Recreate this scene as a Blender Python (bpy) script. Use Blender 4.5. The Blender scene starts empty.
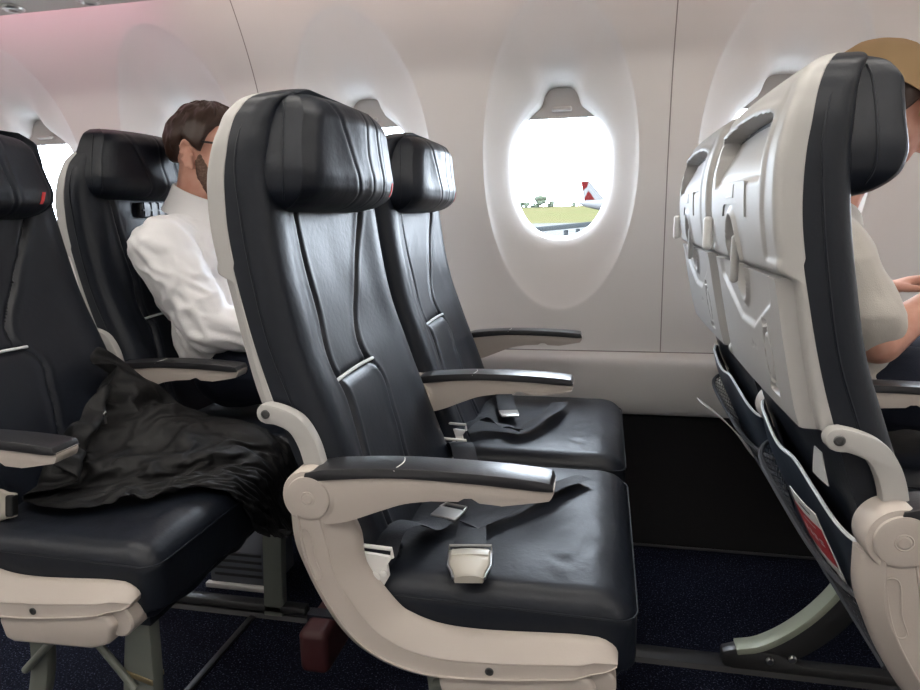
import bpy, bmesh, math, random
import numpy as np
from mathutils import Vector, Matrix, noise
random.seed(7)
SC = bpy.context.scene
COL = SC.collection
PI = math.pi

# ------------------------------------------------------------------ materials
def mat(name, col, rough=.5, metal=0., spec=.5, bump=None, emit=None, estr=0., coat=0., sheen=0., var=None):
    m = bpy.data.materials.new(name); m.use_nodes = True
    nt = m.node_tree; b = nt.nodes['Principled BSDF']
    b.inputs['Base Color'].default_value = (*col, 1)
    b.inputs['Roughness'].default_value = rough
    b.inputs['Metallic'].default_value = metal
    b.inputs['Specular IOR Level'].default_value = spec
    b.inputs['Coat Weight'].default_value = coat
    b.inputs['Sheen Weight'].default_value = sheen
    if emit:
        b.inputs['Emission Color'].default_value = (*emit, 1)
        b.inputs['Emission Strength'].default_value = estr
    tc = nt.nodes.new('ShaderNodeTexCoord')
    if bump:
        sc, st, det = bump
        n = nt.nodes.new('ShaderNodeTexNoise'); n.inputs['Scale'].default_value = sc
        n.inputs['Detail'].default_value = det
        bp = nt.nodes.new('ShaderNodeBump'); bp.inputs['Strength'].default_value = st
        bp.inputs['Distance'].default_value = .002
        nt.links.new(tc.outputs['Object'], n.inputs['Vector'])
        nt.links.new(n.outputs['Fac'], bp.inputs['Height'])
        nt.links.new(bp.outputs['Normal'], b.inputs['Normal'])
    if var:   # subtle colour variation: (scale, other colour, lo, hi)
        sc, c2, lo, hi = var
        n = nt.nodes.new('ShaderNodeTexNoise'); n.inputs['Scale'].default_value = sc
        n.inputs['Detail'].default_value = 3
        r = nt.nodes.new('ShaderNodeMapRange'); r.inputs['From Min'].default_value = lo; r.inputs['From Max'].default_value = hi
        x = nt.nodes.new('ShaderNodeMix'); x.data_type = 'RGBA'
        x.inputs['A'].default_value = (*col, 1); x.inputs['B'].default_value = (*c2, 1)
        nt.links.new(tc.outputs['Object'], n.inputs['Vector'])
        nt.links.new(n.outputs['Fac'], r.inputs['Value'])
        nt.links.new(r.outputs['Result'], x.inputs['Factor'])
        nt.links.new(x.outputs['Result'], b.inputs['Base Color'])
    return m
M = {}
M['leather'] = mat('leather', (.0066, .0090, .0150), .43, spec=.35, bump=(90, .25, 5))
M['leather_blue'] = mat('leather_blue', (.030, .042, .062), .42, spec=.5, bump=(60, .3, 4))
M['fabric_dark'] = mat('fabric_dark', (.012, .012, .015), .8, spec=.2, bump=(300, .3, 2))
M['shell'] = mat('shell', (.41, .40, .385), .52, spec=.5, bump=(500, .05, 2))
M['shroud'] = mat('shroud', (.46, .41, .37), .42, spec=.4, bump=(400, .08, 2))
M['pad'] = mat('pad', (.018, .018, .021), .33, spec=.6, bump=(250, .1, 2))
M['stitch'] = mat('stitch', (.74, .77, .80), .45)
M['red'] = mat('red', (.62, .03, .035), .5)
M['white'] = mat('white', (.75, .74, .72), .4)
M['steel'] = mat('steel', (.55, .55, .54), .3, metal=1.)
M['darksteel'] = mat('darksteel', (.12, .12, .12), .4, metal=.8)
M['buckle'] = mat('buckle', (.50, .47, .41), .4, metal=.25)
M['webbing'] = mat('webbing', (.008, .010, .016), .5, spec=.35, bump=(500, .4, 2))
M['leg'] = mat('leg', (.20, .215, .19), .45, metal=.3)
M['legpale'] = mat('legpale', (.40, .43, .34), .4, metal=.2)
M['bronze'] = mat('bronze', (.42, .34, .2), .35, metal=.8)
M['wall'] = mat('wall', (.72, .705, .69), .45, spec=.35, bump=(700, .05, 2))
M['ledge'] = mat('ledge', (.66, .65, .635), .45, spec=.35)
M['kick'] = mat('kick', (.006, .006, .007), .75, spec=.2, bump=(200, .3, 3))
M['seam'] = mat('seam', (.28, .265, .255), .7)
M['shade'] = mat('shade', (.42, .40, .385), .5)
M['track'] = mat('track', (.025, .025, .028), .35, metal=.0, bump=(20, .2, 2))
M['bin'] = mat('bin', (.46, .44, .40), .4)
M['pink'] = mat('pink', (.9, .4, .6), .5, emit=(1., .52, .64), estr=6.)
M['lamp'] = mat('lamp', (.9, .9, .9), .5, emit=(1., .95, .88), estr=11.)
M['skin'] = mat('skin', (.60, .33, .25), .5, spec=.35, bump=(120, .2, 3), var=(30, (.55, .27, .20), .4, .7))
M['hair'] = mat('hair', (.035, .016, .010), .45, spec=.5)
M['beard'] = mat('beard', (.13, .072, .05), .75, bump=(600, .8, 3), var=(260, (.22, .14, .105), .45, .7))
M['shirt'] = mat('shirt', (.76, .75, .76), .75, spec=.2, bump=(700, .15, 2))
M['tshirt'] = mat('tshirt', (.52, .49, .45), .85, spec=.15, bump=(500, .25, 2))
M['cap'] = mat('cap', (.42, .285, .155), .85, spec=.15, bump=(600, .4, 2))
M['trousers'] = mat('trousers', (.014, .017, .028), .85, spec=.15, bump=(300, .3, 2))
M['jacket'] = mat('jacket', (.0045, .0045, .0052), .6, spec=.3, bump=(350, .3, 3))
M['black'] = mat('black', (.008, .008, .008), .4)
M['paper'] = mat('paper', (.74, .74, .72), .5)
M['paperred'] = mat('paperred', (.55, .04, .05), .45)
M['pouch'] = mat('pouch', (.034, .003, .0045), .6, bump=(60, .4, 3))
M['grilleM'] = mat('grilleM', (.10, .11, .13), .5)
M['net'] = mat('net', (.035, .036, .042), .7)
M['concrete'] = mat('concrete', (.042, .042, .041), .9, var=(.2, (.034, .034, .033), .4, .7), spec=0.)
M['grass'] = mat('grass', (.029, .029, .0135), .95, var=(.05, (.033, .030, .015), .4, .6), spec=0.)
M['foliage'] = mat('foliage', (.030, .036, .024), .9, var=(.3, (.036, .042, .034), .4, .6), spec=0.)
M['bark'] = mat('bark', (.09, .06, .04), .9, spec=0.)
M['planewhite'] = mat('planewhite', (.060, .060, .060), .6, spec=0.)
M['planered'] = mat('planered', (.030, .0035, .0035), .6, spec=0.)
M['equip'] = mat('equip', (.016, .018, .019), .6, spec=0.)
M['equiplight'] = mat('equiplight', (.04, .045, .047), .6, spec=0.)

def carpet_mat():
    m = mat('carpet', (.010, .013, .034), .95, spec=.1)
    nt = m.node_tree; b = nt.nodes['Principled BSDF']
    tc = nt.nodes.new('ShaderNodeTexCoord')
    n = nt.nodes.new('ShaderNodeTexNoise'); n.inputs['Scale'].default_value = 260; n.inputs['Detail'].default_value = 2
    r = nt.nodes.new('ShaderNodeValToRGB')
    e = r.color_ramp.elements
    e[0].position = .50; e[0].color = (.003, .004, .010, 1)
    e[1].position = .74; e[1].color = (.12, .13, .19, 1)
    x = e.new(.60); x.color = (.007, .009, .021, 1)
    bp = nt.nodes.new('ShaderNodeBump'); bp.inputs['Strength'].default_value = .7; bp.inputs['Distance'].default_value = .004
    nt.links.new(tc.outputs['Object'], n.inputs['Vector'])
    nt.links.new(n.outputs['Fac'], r.inputs['Fac']); nt.links.new(r.outputs['Color'], b.inputs['Base Color'])
    nt.links.new(n.outputs['Fac'], bp.inputs['Height']); nt.links.new(bp.outputs['Normal'], b.inputs['Normal'])
    return m
M['carpet'] = carpet_mat()
def glass_mat():
    m = bpy.data.materials.new('pane_glass'); m.use_nodes = True
    nt = m.node_tree; nt.nodes.clear()
    o = nt.nodes.new('ShaderNodeOutputMaterial'); t = nt.nodes.new('ShaderNodeBsdfTransparent')
    g = nt.nodes.new('ShaderNodeBsdfGlossy'); g.inputs['Roughness'].default_value = .05
    x = nt.nodes.new('ShaderNodeMixShader'); x.inputs[0].default_value = .05
    nt.links.new(t.outputs[0], x.inputs[1]); nt.links.new(g.outputs[0], x.inputs[2]); nt.links.new(x.outputs[0], o.inputs[0])
    return m
M['glass'] = glass_mat()

# ------------------------------------------------------------------ object helpers
def link_mesh(name, me, m, parent=None, loc=None):
    o = bpy.data.objects.new(name, me); COL.objects.link(o)
    if m is not None and not me.materials: me.materials.append(m)
    if parent is not None: o.parent = parent
    if loc is not None: o.location = loc
    return o
def finish(me, ang=35):
    for p in me.polygons: p.use_smooth = True
    me.set_sharp_from_angle(angle=math.radians(ang))
def thing(name, label, cat, loc=(0, 0, 0), group=None):
    o = bpy.data.objects.new(name, None); COL.objects.link(o); o.empty_display_size = .1
    o.location = loc; tag(o, label, cat, group); return o
def tag(o, label=None, cat=None, group=None, kind=None):
    if label: o['label'] = label
    if cat: o['category'] = cat
    if group: o['group'] = group
    if kind: o['kind'] = kind
    return o

class MB:
    """collects shapes into one mesh"""
    def __init__(s): s.v = []; s.f = []
    def add(s, vs, fs):
        b = len(s.v); s.v += [tuple(map(float, v)) for v in vs]; s.f += [tuple(b + i for i in f) for f in fs]
        return s
    def grid(s, P, closeu=False, closev=False, capstart=False, capend=False):
        """P[i][j]: rows i, columns j"""
        nu, nv = len(P), len(P[0]); b = len(s.v)
        for r in P: s.v += [tuple(map(float, q)) for q in r]
        for i in range(nu if closeu else nu - 1):
            for j in range(nv if closev else nv - 1):
                a = b + i * nv + j; c = b + i * nv + (j + 1) % nv
                d = b + ((i + 1) % nu) * nv + (j + 1) % nv; e = b + ((i + 1) % nu) * nv + j
                s.f.append((a, c, d, e))
        if capstart: s.f.append(tuple(b + j for j in range(nv))[::-1])
        if capend: s.f.append(tuple(b + (nu - 1) * nv + j for j in range(nv)))
        return s
    def box(s, lo, hi):
        x0, y0, z0 = lo; x1, y1, z1 = hi
        return s.add([(x0, y0, z0), (x1, y0, z0), (x1, y1, z0), (x0, y1, z0), (x0, y0, z1), (x1, y0, z1), (x1, y1, z1), (x0, y1, z1)],
                     [(0, 3, 2, 1), (4, 5, 6, 7), (0, 1, 5, 4), (1, 2, 6, 5), (2, 3, 7, 6), (3, 0, 4, 7)])
    def rbox(s, c, h, r, n=8, fn=None, nn=None):
        """rounded box: centre c, half sizes h, radius r; n cells per rounded edge, nn cells in between"""
        c = np.array(c, float); h = np.array(h, float); r = min(r, *(h * .999))
        nn = nn or (2, 2, 2)
        def ticks(hh, k):
            a = np.linspace(0, 1, n + 1)
            e = -hh + r * (1 - np.cos(a * PI / 2) ** 1) if False else -hh + r * a
            mid = np.linspace(-hh + r, hh - r, k + 1)[1:-1]
            return np.concatenate([e, mid, -e[::-1]])
        T = [ticks(h[i], nn[i]) for i in range(3)]
        def mp(p):
            inner = np.clip(p, -(h - r), h - r); d = p - inner
            m = np.max(np.abs(d))
            L = np.linalg.norm(d)
            if L > 1e-9: d = d / L * m if m < r * .999 else d / L * r
            q = inner + d
            return q
        def mp2(p):  # surface point only
            inner = np.clip(p, -(h - r), h - r); d = p - inner; L = np.linalg.norm(d)
            return inner + (d / L * r if L > 1e-9 else d)
        for ax in range(3):
            u, v = (ax + 1) % 3, (ax + 2) % 3
            for sg in (-1, 1):
                P = []
                for a in T[u]:
                    row = []
                    for b_ in T[v]:
                        p = np.zeros(3); p[ax] = sg * h[ax]; p[u] = a; p[v] = b_
                        q = mp2(p)
                        if fn: q = fn(q, h)
                        row.append(c + q)
                    P.append(row)
                if sg < 0: P = P[::-1]
                s.grid(P)
        return s
    def tube(s, path, rad, n=8, closed=False):
        path = [Vector(p) for p in path]; N = len(path); P = []
        up = None
        for i, p in enumerate(path):
            a = path[(i - 1) % N] if (i or closed) else p
            b = path[(i + 1) % N] if (i < N - 1 or closed) else p
            t = (b - a).normalized()
            if up is None:
                up = Vector((0, 0, 1)) if abs(t.z) < .9 else Vector((1, 0, 0))
            sd = t.cross(up).normalized(); up = sd.cross(t).normalized()
            r = rad[i] if hasattr(rad, '__len__') else rad
            P.append([p + (sd * math.cos(k * 2 * PI / n) + up * math.sin(k * 2 * PI / n)) * r for k in range(n)])
        return s.grid(P, closeu=closed, closev=True, capstart=not closed, capend=not closed)
    def cyl(s, c, ax, r, h, n=32, prof=None):
        """lathe about axis ax through c; prof = [(radius, along)]"""
        ax = Vector(ax).normalized(); c = Vector(c)
        e1 = ax.orthogonal().normalized(); e2 = ax.cross(e1)
        prof = prof or [(r, 0), (r, h)]
        P = [[c + ax * a + (e1 * math.cos(k * 2 * PI / n) + e2 * math.sin(k * 2 * PI / n)) * q for k in range(n)] for q, a in prof]
        return s.grid(P, closev=True, capstart=True, capend=True)
    def prism(s, prof, y0, y1, axis=1):
        """closed polygon in x-z extruded along y"""
        n = len(prof)
        vs = [(x, y0, z) for x, z in prof] + [(x, y1, z) for x, z in prof]
        return s.add(vs, [tuple(range(n))[::-1] if False else tuple(range(n)), tuple(range(2 * n - 1, n - 1, -1))] +
                     [(i, n + i, n + (i + 1) % n, (i + 1) % n) for i in range(n)])
    def mesh(s, name, bevel=0, seg=2, ang=35, merge=1e-5, fixn=True, off=None):
        me = bpy.data.meshes.new(name)
        v = s.v if off is None else [(a - off[0], b - off[1], c - off[2]) for a, b, c in s.v]
        me.from_pydata(v, [], s.f)
        bm = bmesh.new(); bm.from_mesh(me)
        if merge: bmesh.ops.remove_doubles(bm, verts=bm.verts, dist=merge)
        bmesh.ops.dissolve_degenerate(bm, dist=1e-7, edges=bm.edges)
        if fixn: bmesh.ops.recalc_face_normals(bm, faces=bm.faces)
        if bevel:
            es = [e for e in bm.edges if len(e.link_faces) == 2 and e.calc_face_angle(0) > math.radians(30)]
            bmesh.ops.bevel(bm, geom=es, offset=bevel, segments=seg, affect='EDGES', profile=.5, clamp_overlap=True)
        bm.to_mesh(me); bm.free(); finish(me, ang); return me
    def obj(s, name, m, parent=None, loc=None, **k):
        return link_mesh(name, s.mesh(name, **k), m, parent, loc)

def cr(pts, n=8, closed=False):
    """Catmull-Rom through points"""
    P = [np.array(p, float) for p in pts]; N = len(P); out = []
    for i in range(N if closed else N - 1):
        p0 = P[(i - 1) % N] if (closed or i) else 2 * P[0] - P[1]
        p1 = P[i]; p2 = P[(i + 1) % N]
        p3 = P[(i + 2) % N] if (closed or i + 2 < N) else 2 * P[-1] - P[-2]
        for k in range(n):
            t = k / n
            out.append(.5 * ((2 * p1) + (p2 - p0) * t + (2 * p0 - 5 * p1 + 4 * p2 - p3) * t * t + (3 * p1 - p0 - 3 * p2 + p3) * t ** 3))
    if not closed: out.append(P[-1])
    return [tuple(q) for q in out]
def sstep(a, b, x):
    t = np.clip((x - a) / (b - a), 0, 1); return t * t * (3 - 2 * t)
def smooth_interp(zs, xs):
    """monotone-ish smooth 1D curve through knots"""
    zs = np.array(zs, float); xs = np.array(xs, float)
    d = np.gradient(xs, zs)
    def f(z):
        z = np.clip(z, zs[0], zs[-1]); i = int(np.clip(np.searchsorted(zs, z) - 1, 0, len(zs) - 2))
        h = zs[i + 1] - zs[i]; t = (z - zs[i]) / h
        return float((2 * t**3 - 3 * t**2 + 1) * xs[i] + (t**3 - 2 * t**2 + t) * h * d[i] + (-2 * t**3 + 3 * t**2) * xs[i + 1] + (t**3 - t**2) * h * d[i + 1])
    return f
def ribbon(path, side, w=.046, th=.0022, n=6, bulge=0):
    """flat strap along path; side = list of width directions"""
    pp = cr(path, n); ss = cr(side, n); mb = MB(); P = []
    for i, (p, d) in enumerate(zip(pp, ss)):
        p = Vector(p); d = Vector(d).normalized()
        a = Vector(pp[max(i - 1, 0)]); b = Vector(pp[min(i + 1, len(pp) - 1)])
        t = (b - a).normalized(); nn = d.cross(t).normalized(); d = t.cross(nn).normalized()
        h = w / 2
        P.append([p + d * h, p + d * h * .5 + nn * (th * .6), p + nn * th * .7, p - d * h * .5 + nn * (th * .6), p - d * h,
                  p - d * h * .5 - nn * th * .6, p - nn * th * .7, p + d * h * .5 - nn * th * .6])
    mb.grid(P, closev=True, capstart=True, capend=True)
    return mb
def remeshed(name, mb, vox=.006, smooth=4, off=None, disp=None):
    me = mb.mesh(name + '_src', merge=0, fixn=True)
    o = bpy.data.objects.new('tmp', me); COL.objects.link(o)
    r = o.modifiers.new('r', 'REMESH'); r.mode = 'VOXEL'; r.voxel_size = vox
    if smooth:
        s = o.modifiers.new('s', 'SMOOTH'); s.iterations = smooth; s.factor = .5
    dg = bpy.context.evaluated_depsgraph_get(); dg.update()
    out = bpy.data.meshes.new_from_object(o.evaluated_get(dg))
    bpy.data.objects.remove(o); bpy.data.meshes.remove(me)
    out.name = name; out.materials.clear()
    n = len(out.vertices); co = np.empty(n * 3); out.vertices.foreach_get('co', co); co = co.reshape(-1, 3)
    if disp is not None:
        nr = np.empty(n * 3); out.vertices.foreach_get('normal', nr); nr = nr.reshape(-1, 3)
        d = np.array([disp(c, k) for c, k in zip(co, nr)])
        co = co + nr * d[:, None]
    if off is not None: co = co - np.array(off)
    out.vertices.foreach_set('co', co.ravel()); out.update()
    finish(out, 80)
    return out
def ellipsoid(mb, c, r, rot=None, n=20):
    c = Vector(c); R = rot or Matrix.Identity(3); P = []
    for i in range(1, n):
        a = PI * i / n
        P.append([c + R @ Vector((r[0] * math.sin(a) * math.cos(b), r[1] * math.sin(a) * math.sin(b), r[2] * math.cos(a))) for b in np.linspace(0, 2 * PI, n * 2, endpoint=False)])
    return mb.grid(P, closev=True, capstart=True, capend=True)
def limb(mb, pts, rads, n=16):
    """tapered capsule chain"""
    for (p, q), (a, b) in zip(zip(pts, pts[1:]), zip(rads, rads[1:])):
        p = Vector(p); q = Vector(q); mb.tube([p, q], [a, b], n)
    for p, a in zip(pts, rads): ellipsoid(mb, p, (a, a, a), n=10)
    return mb

# ------------------------------------------------------------------ seat curves (x forward, z up, local to a seat)
XF = smooth_interp([.40, .46, .50, .59, .72, .78, .88, .98, 1.05, 1.10, 1.125, 1.140],
                   [-.285, -.302, -.318, -.352, -.398, -.419, -.440, -.453, -.456, -.445, -.431, -.418])
XB = smooth_interp([.40, .50, .60, .70, .715, .845, .976, 1.051, 1.105, 1.125, 1.140],
                   [-.350, -.375, -.415, -.449, -.454, -.488, -.508, -.504, -.489, -.474, -.452])
XO = smooth_interp([.700, .713, .80, .885, .904, .977, 1.039, 1.085, 1.112, 1.130, 1.142],
                   [-.484, -.488, -.508, -.525, -.530, -.540, -.537, -.523, -.508, -.484, -.458])
HW = smooth_interp([.40, .50, .60, .75, .90, .98, 1.04, 1.08, 1.108, 1.128, 1.140],
                   [.226, .233, .237, .237, .236, .233, .229, .221, .207, .183, .135])
SEAML = smooth_interp([.40, .545, .62, .65, .716, .72, .83, .905, .975, 1.14], [-.175, -.165, -.140, -.128, -.122, -.124, -.112, -.120, -.128, -.135])
SEAMR = smooth_interp([.40, .545, .62, .716, .72, .73, .845, .98, 1.14], [.02, .015, .037, .026, .02, .015, .068, .140, .15])

def backrest_mesh():
    mb = MB()
    zs = list(np.linspace(.40, 1.08, 112)) + list(np.linspace(1.084, 1.139, 16))
    P = []
    for z in zs:
        ZT = z + .10 * max(0, z - 1.05)
        w = HW(z); xf = XF(z); xb = XB(z); r = min(.028, (xf - xb) * .45)
        ring = []
        for k in range(5): ring.append((xb + (xf - r - xb) * k / 5, -w))
        for k in range(7):
            a = PI / 2 * k / 6; ring.append((xf - r + r * math.sin(a), -w + r - r * math.cos(a)))
        for t in np.linspace(-w + r, w - r, 104)[1:-1]: ring.append((xf, t))
        for k in range(7):
            a = PI / 2 * (1 - k / 6); ring.append((xf - r + r * math.sin(a), w - r + r * math.cos(a)))
        for k in range(1, 6): ring.append((xf - r + (xb - xf + r) * k / 5, w))
        sl, sr = SEAML(z), SEAMR(z)
        fade = 1 - sstep(1.06, 1.12, z)
        row = []
        for x, t in ring:
            front = sstep(xf - r * 1.01, xf - r * .5, x)
            if front > 0:
                u = abs(t) / w
                x += front * fade * (.010 * math.exp(-((u - .80) / .16) ** 2) - .008 * math.exp(-(u / .55) ** 2))
                for s0, amp in ((sl, .0075), (sr, .0065)):
                    d = t - s0
                    x -= front * fade * amp * math.exp(-(d / .0040) ** 2)
                    x += front * fade * .0022 * math.exp(-((abs(d) - .013) / .007) ** 2)
                # lumbar seam between the two long seams
                if sl < t < sr + .004:
                    x -= .006 * math.exp(-((z - .7185) / .0045) ** 2)
                    if z < .7185: x += .004 * sstep(.0, .02, .7185 - z) * sstep(.40, .6, z)
                # soft leather waviness
                x += front * .0016 * noise.noise(Vector((t * 14, z * 11, 3.1)))
            else:
                t2 = t
                # stitched seam on the side bolster
            row.append((x, t, ZT))
        P.append(row)
    mb.grid(P, closev=True, capstart=True, capend=True)
    # stitched welt running down both side bolsters
    for sg in (-1, 1):
        path = []
        for z in np.linspace(.42, 1.10, 40):
            xf = XF(z); path.append((xf - .030, sg * (HW(z) + .0004), z))
        mb.tube(path, .0016, 6)
    # horizontal seam where side leather ends
    mb2 = [(XB(.705) + (XF(.705) - .028 - XB(.705)) * k / 4, -(HW(.705) + .0003), .705 - .002 * k / 4) for k in range(5)]
    mb.tube(mb2, .0013, 6)
    return mb.mesh('backrest', merge=1e-6, ang=50)

def headrest_mesh():
    mb = MB(); P = []
    zs = np.concatenate([.976 + .018 * (1 - np.cos(np.linspace(0, PI / 2, 9))), np.linspace(.996, 1.118, 40)[1:], 1.118 + .024 * np.sin(np.linspace(0, PI / 2, 10))[1:]])
    wf = smooth_interp([.976, .980, .990, 1.0, 1.02, 1.06, 1.10, 1.118, 1.133, 1.142], [.146, .164, .180, .187, .191, .184, .171, .163, .150, .132])
    th = smooth_interp([.976, .980, .990, 1.0, 1.02, 1.05, 1.09, 1.118, 1.133, 1.142], [.048, .068, .090, .101, .108, .107, .102, .094, .079, .056])
    c0 = -.023
    for z in zs:
        w = wf(z); d = th(z); xb = -.474 + .010 * sstep(1.06, 1.14, z); r = min(.034, d * .5)
        v = (z - 1.06) / .08
        pts = []
        for k in range(6): pts.append((xb + (d - r) * k / 6, -w))
        for k in range(9):
            a = PI / 2 * k / 8; pts.append((xb + d - r + r * math.sin(a), -w + r - r * math.cos(a)))
        for t in np.linspace(-w + r, w - r, 110)[1:-1]: pts.append((xb + d, t))
        for k in range(9):
            a = PI / 2 * (1 - k / 8); pts.append((xb + d - r + r * math.sin(a), w - r + r * math.cos(a)))
        for k in range(1, 7): pts.append((xb + (d - r) * (1 - k / 6), w))
        row = []
        for x, t in pts:
            f = sstep(xb + d - r, xb + d - r * .3, x)
            if f > 0:
                x += f * (-.024 * (t / w) ** 2)
                for s0, amp in ((-.072 + .038 * -v, .0020), (-.006 - .020 * v * (v < 0) - .004 * v, .0014), (.052 - .020 * v, .0020), (.072 - .014 * v, .0009)):
                    dd = t - s0
                    x -= f * amp * math.exp(-(dd / .0028) ** 2); x += f * amp * .35 * math.exp(-((abs(dd) - .010) / .007) ** 2)
                x += f * .0016 * noise.noise(Vector((t * 26, z * 13, 9.7)))
            row.append((x, t + c0, z))
        row += [(xb, w * q + c0, z) for q in np.linspace(.96, -.96, 12)]
        P.append(row)
    mb.grid(P, closev=True, capstart=True, capend=True)
    for sg in (-1, 1):
        path = [(-.474 + th(z) * .45, c0 + sg * (wf(z) + .0002), z) for z in np.linspace(.992, 1.125, 22)]
        mb.tube(path, .0016, 6)
    return mb.mesh('headrest', merge=1e-6, ang=50)

def recess(t, z, t0, t1, z0, z1, r):
    """smooth 0..1 mask of a rounded rectangle"""
    return sstep(t0 - r / 2, t0 + r / 2, t) * (1 - sstep(t1 - r / 2, t1 + r / 2, t)) * sstep(z0 - r / 2, z0 + r / 2, z) * (1 - sstep(z1 - r / 2, z1 + r / 2, z))
def shell_x(t, z):
    """back surface of the hard shell: flat sides, rounded corners, gently crowned back"""
    w = HW(z) + .001; u = abs(t) / w
    xo = XO(z) + .003 * u * u + .017 * (1 - sstep(.880, .895, z))
    r = .006 + .005 * sstep(.880, .92, z); e = abs(t) - (w - r)
    if e > 0: xo += r - math.sqrt(max(0, r * r - e * e))
    return xo
def shell_mesh():
    mb = MB(); P = []
    zs = list(np.linspace(.705, 1.10, 150)) + list(np.linspace(1.103, 1.139, 14))
    for z in zs:
        w = HW(z) + .001; row = []
        ts = [-w] * 5 + list(-w + .011 * (1 - np.cos(np.linspace(0, PI / 2, 7)))) + list(np.linspace(-w + .011, w - .011, 140)[1:-1]) + list(w - .011 * (1 - np.cos(np.linspace(PI / 2, 0, 7)))) + [w] * 5
        n = len(ts)
        for k, t in enumerate(ts):
            x = shell_x(t, z)
            if k < 5: x = XB(z) + (x - XB(z)) * k / 5
            if k >= n - 5: x = XB(z) + (x - XB(z)) * (n - 1 - k) / 5
            if z > .90 and 5 <= k < n - 5:
                # tablet niche under the top lip
                top = 1.086 - .35 * t * t
                m_ = sstep(-.172, -.166, t) * (1 - sstep(.166, .172, t)) * (1 - sstep(top - .004, top, z)) * sstep(.997, 1.009, z)
                x += .027 * m_ * (.30 + .70 * sstep(1.0, 1.075, z))
                x -= .006 * math.exp(-((z - top - .005) / .006) ** 2) * sstep(-.19, -.16, t) * (1 - sstep(.16, .19, t))
            q = (t / .043) ** 2 + ((z - .895) / .062) ** 2
            x += .016 * (1 - sstep(.62, 1.0, q)) - .005 * math.exp(-((q - 1.15) / .22) ** 2)
            # shallow ridge beside the niche
            x += .003 * sstep(.178, .190, abs(t)) * (1 - sstep(1.08, 1.12, z)) * sstep(.90, .91, z)
            row.append((x, t, z + .10 * max(0, z - 1.05)))
        P.append(row)
    mb.grid(P)
    edge = [P[i][0] for i in range(len(P))] + P[-1] + [P[i][-1] for i in range(len(P) - 1, -1, -1)]
    inn = [(x + .004, t * .985, z - (.004 if z > 1.13 else 0)) for x, t, z in edge]
    mb.grid([edge, inn])
    mb.grid([P[0], [(min(x + .025, XB(.705)), t * .98, z) for x, t, z in P[0]]])
    return mb.mesh('back_shell', merge=1e-5, ang=40)
def tray_mesh():
    mb = MB(); P = []; zs = np.linspace(.702, .8835, 80); W0 = .214
    for z in zs:
        row = []
        for k in range(121):
            t = -W0 + 2 * W0 * k / 120
            x = XO(z) - .0015 + .003 * (t / .235) ** 2
            # upper field stands in, with a slanting shoulder below it
            a = sstep(.036, .050, (z - .795) - .40 * max(0, abs(t + .01) - .045) + .035)
            x += .0055 * a * (1 - sstep(.165, .178, abs(t)))
            # latch dish
            q = (t / .040) ** 2 + ((z - .893) / .058) ** 2
            x += .012 * (1 - sstep(.65, 1.0, q)) - .005 * math.exp(-((q - 1.15) / .2) ** 2)
            # cup-holder loop near the aisle-side corner
            q = ((t + .128) / .020) ** 2 + ((z - .772) / .036) ** 2
            x += .006 * math.exp(-((q - 1.0) / .16) ** 2)
            # small finger recesses
            x += .007 * recess(t, z, -.146, -.106, .722, .731, .005)
            x += .007 * recess(t, z, -.140, -.112, .813, .821, .005)
            # raised marks
            for (a0, a1, b0, b1) in ((-.035, -.031, .768, .776), (-.043, -.041, .768, .773), (-.051, -.047, .768, .774), (-.028, -.020, .766, .768)):
                x += .002 * recess(t, z, a0, a1, b0, b1, .002)
            row.append((x, t, z))
        P.append(row)
    mb.grid(P)
    edge = P[0] + [r[-1] for r in P[1:-1]] + P[-1][::-1] + [r[0] for r in P[-2:0:-1]]
    e1 = [(x + .004, t * 1.012, z + (.001 if z > .88 else -.001 if z < .703 else 0)) for x, t, z in edge]
    e2 = [(x + .021, t * 1.014, z) for x, t, z in e1]
    mb.grid([edge, e1, e2], closev=True)
    return mb.mesh('tray_table', merge=1e-5, ang=40)

def cushion_mesh():
    mb = MB()
    c = (-.142, 0, .393); h = (.196, .246, .064)
    def fn(q, h):
        x, y, z = q; u = x / h[0]; v = y / h[1]
        top = sstep(-.2, 1, z / h[2])
        z += top * (.010 * (1 - v ** 4) * (1 - .3 * u) - .012 * math.exp(-((v) / .55) ** 2) * math.exp(-((u + .35) / .6) ** 2))
        z += top * .005 * (u < .99) * (1 - sstep(.5, 1, u)) * 0
        # droop of the front nose
        z -= top * .010 * sstep(.70, 1.0, u)
        # leather creases radiating near the front
        if top > .5:
            s = .0012 * math.sin(70 * (y + .3 * x) + 6 * noise.noise(Vector((x * 12, y * 12, 0)))) * sstep(.2, .5, u) * (1 - sstep(.85, 1, u)) * sstep(.2, .6, -v + .4)
            z += s * noise.noise(Vector((x * 25, y * 9, 5))) * 2 + .0012 * noise.noise(Vector((x * 17, y * 13, 2)))
        if z < -.04: x -= .012 * sstep(.8, 1, u)
        return np.array((x, y, z))
    mb.rbox(c, h, .034, 7, fn, (46, 60, 4))
    # stitched edge around the top
    pts = []
    hx, hy = h[0] + .0005, h[1] + .0005; rr = .034
    loop = []
    for cx_, cy_, a0 in ((hx - rr, -hy + rr, -PI / 2), (hx - rr, hy - rr, 0)):
        for k in range(9):
            a = a0 + PI / 2 * k / 8; loop.append((c[0] + cx_ + rr * math.cos(a), cy_ + rr * math.sin(a), .432))
    loop = [(c[0] - h[0] + .03, -hy, .440)] + loop + [(c[0] - h[0] + .03, hy, .440)]
    loop = [(x, y, .438 - .008 * sstep(-.05, .06, x)) for x, y, z in loop]
    full = [loop[0]] + [tuple(np.array(loop[0]) * (1 - k / 20) + np.array(loop[1]) * k / 20) for k in range(1, 20)] + loop[1:]
    mb.tube(full, .0013, 6)
    return mb.mesh('seat_cushion', merge=1e-5, ang=50)
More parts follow.
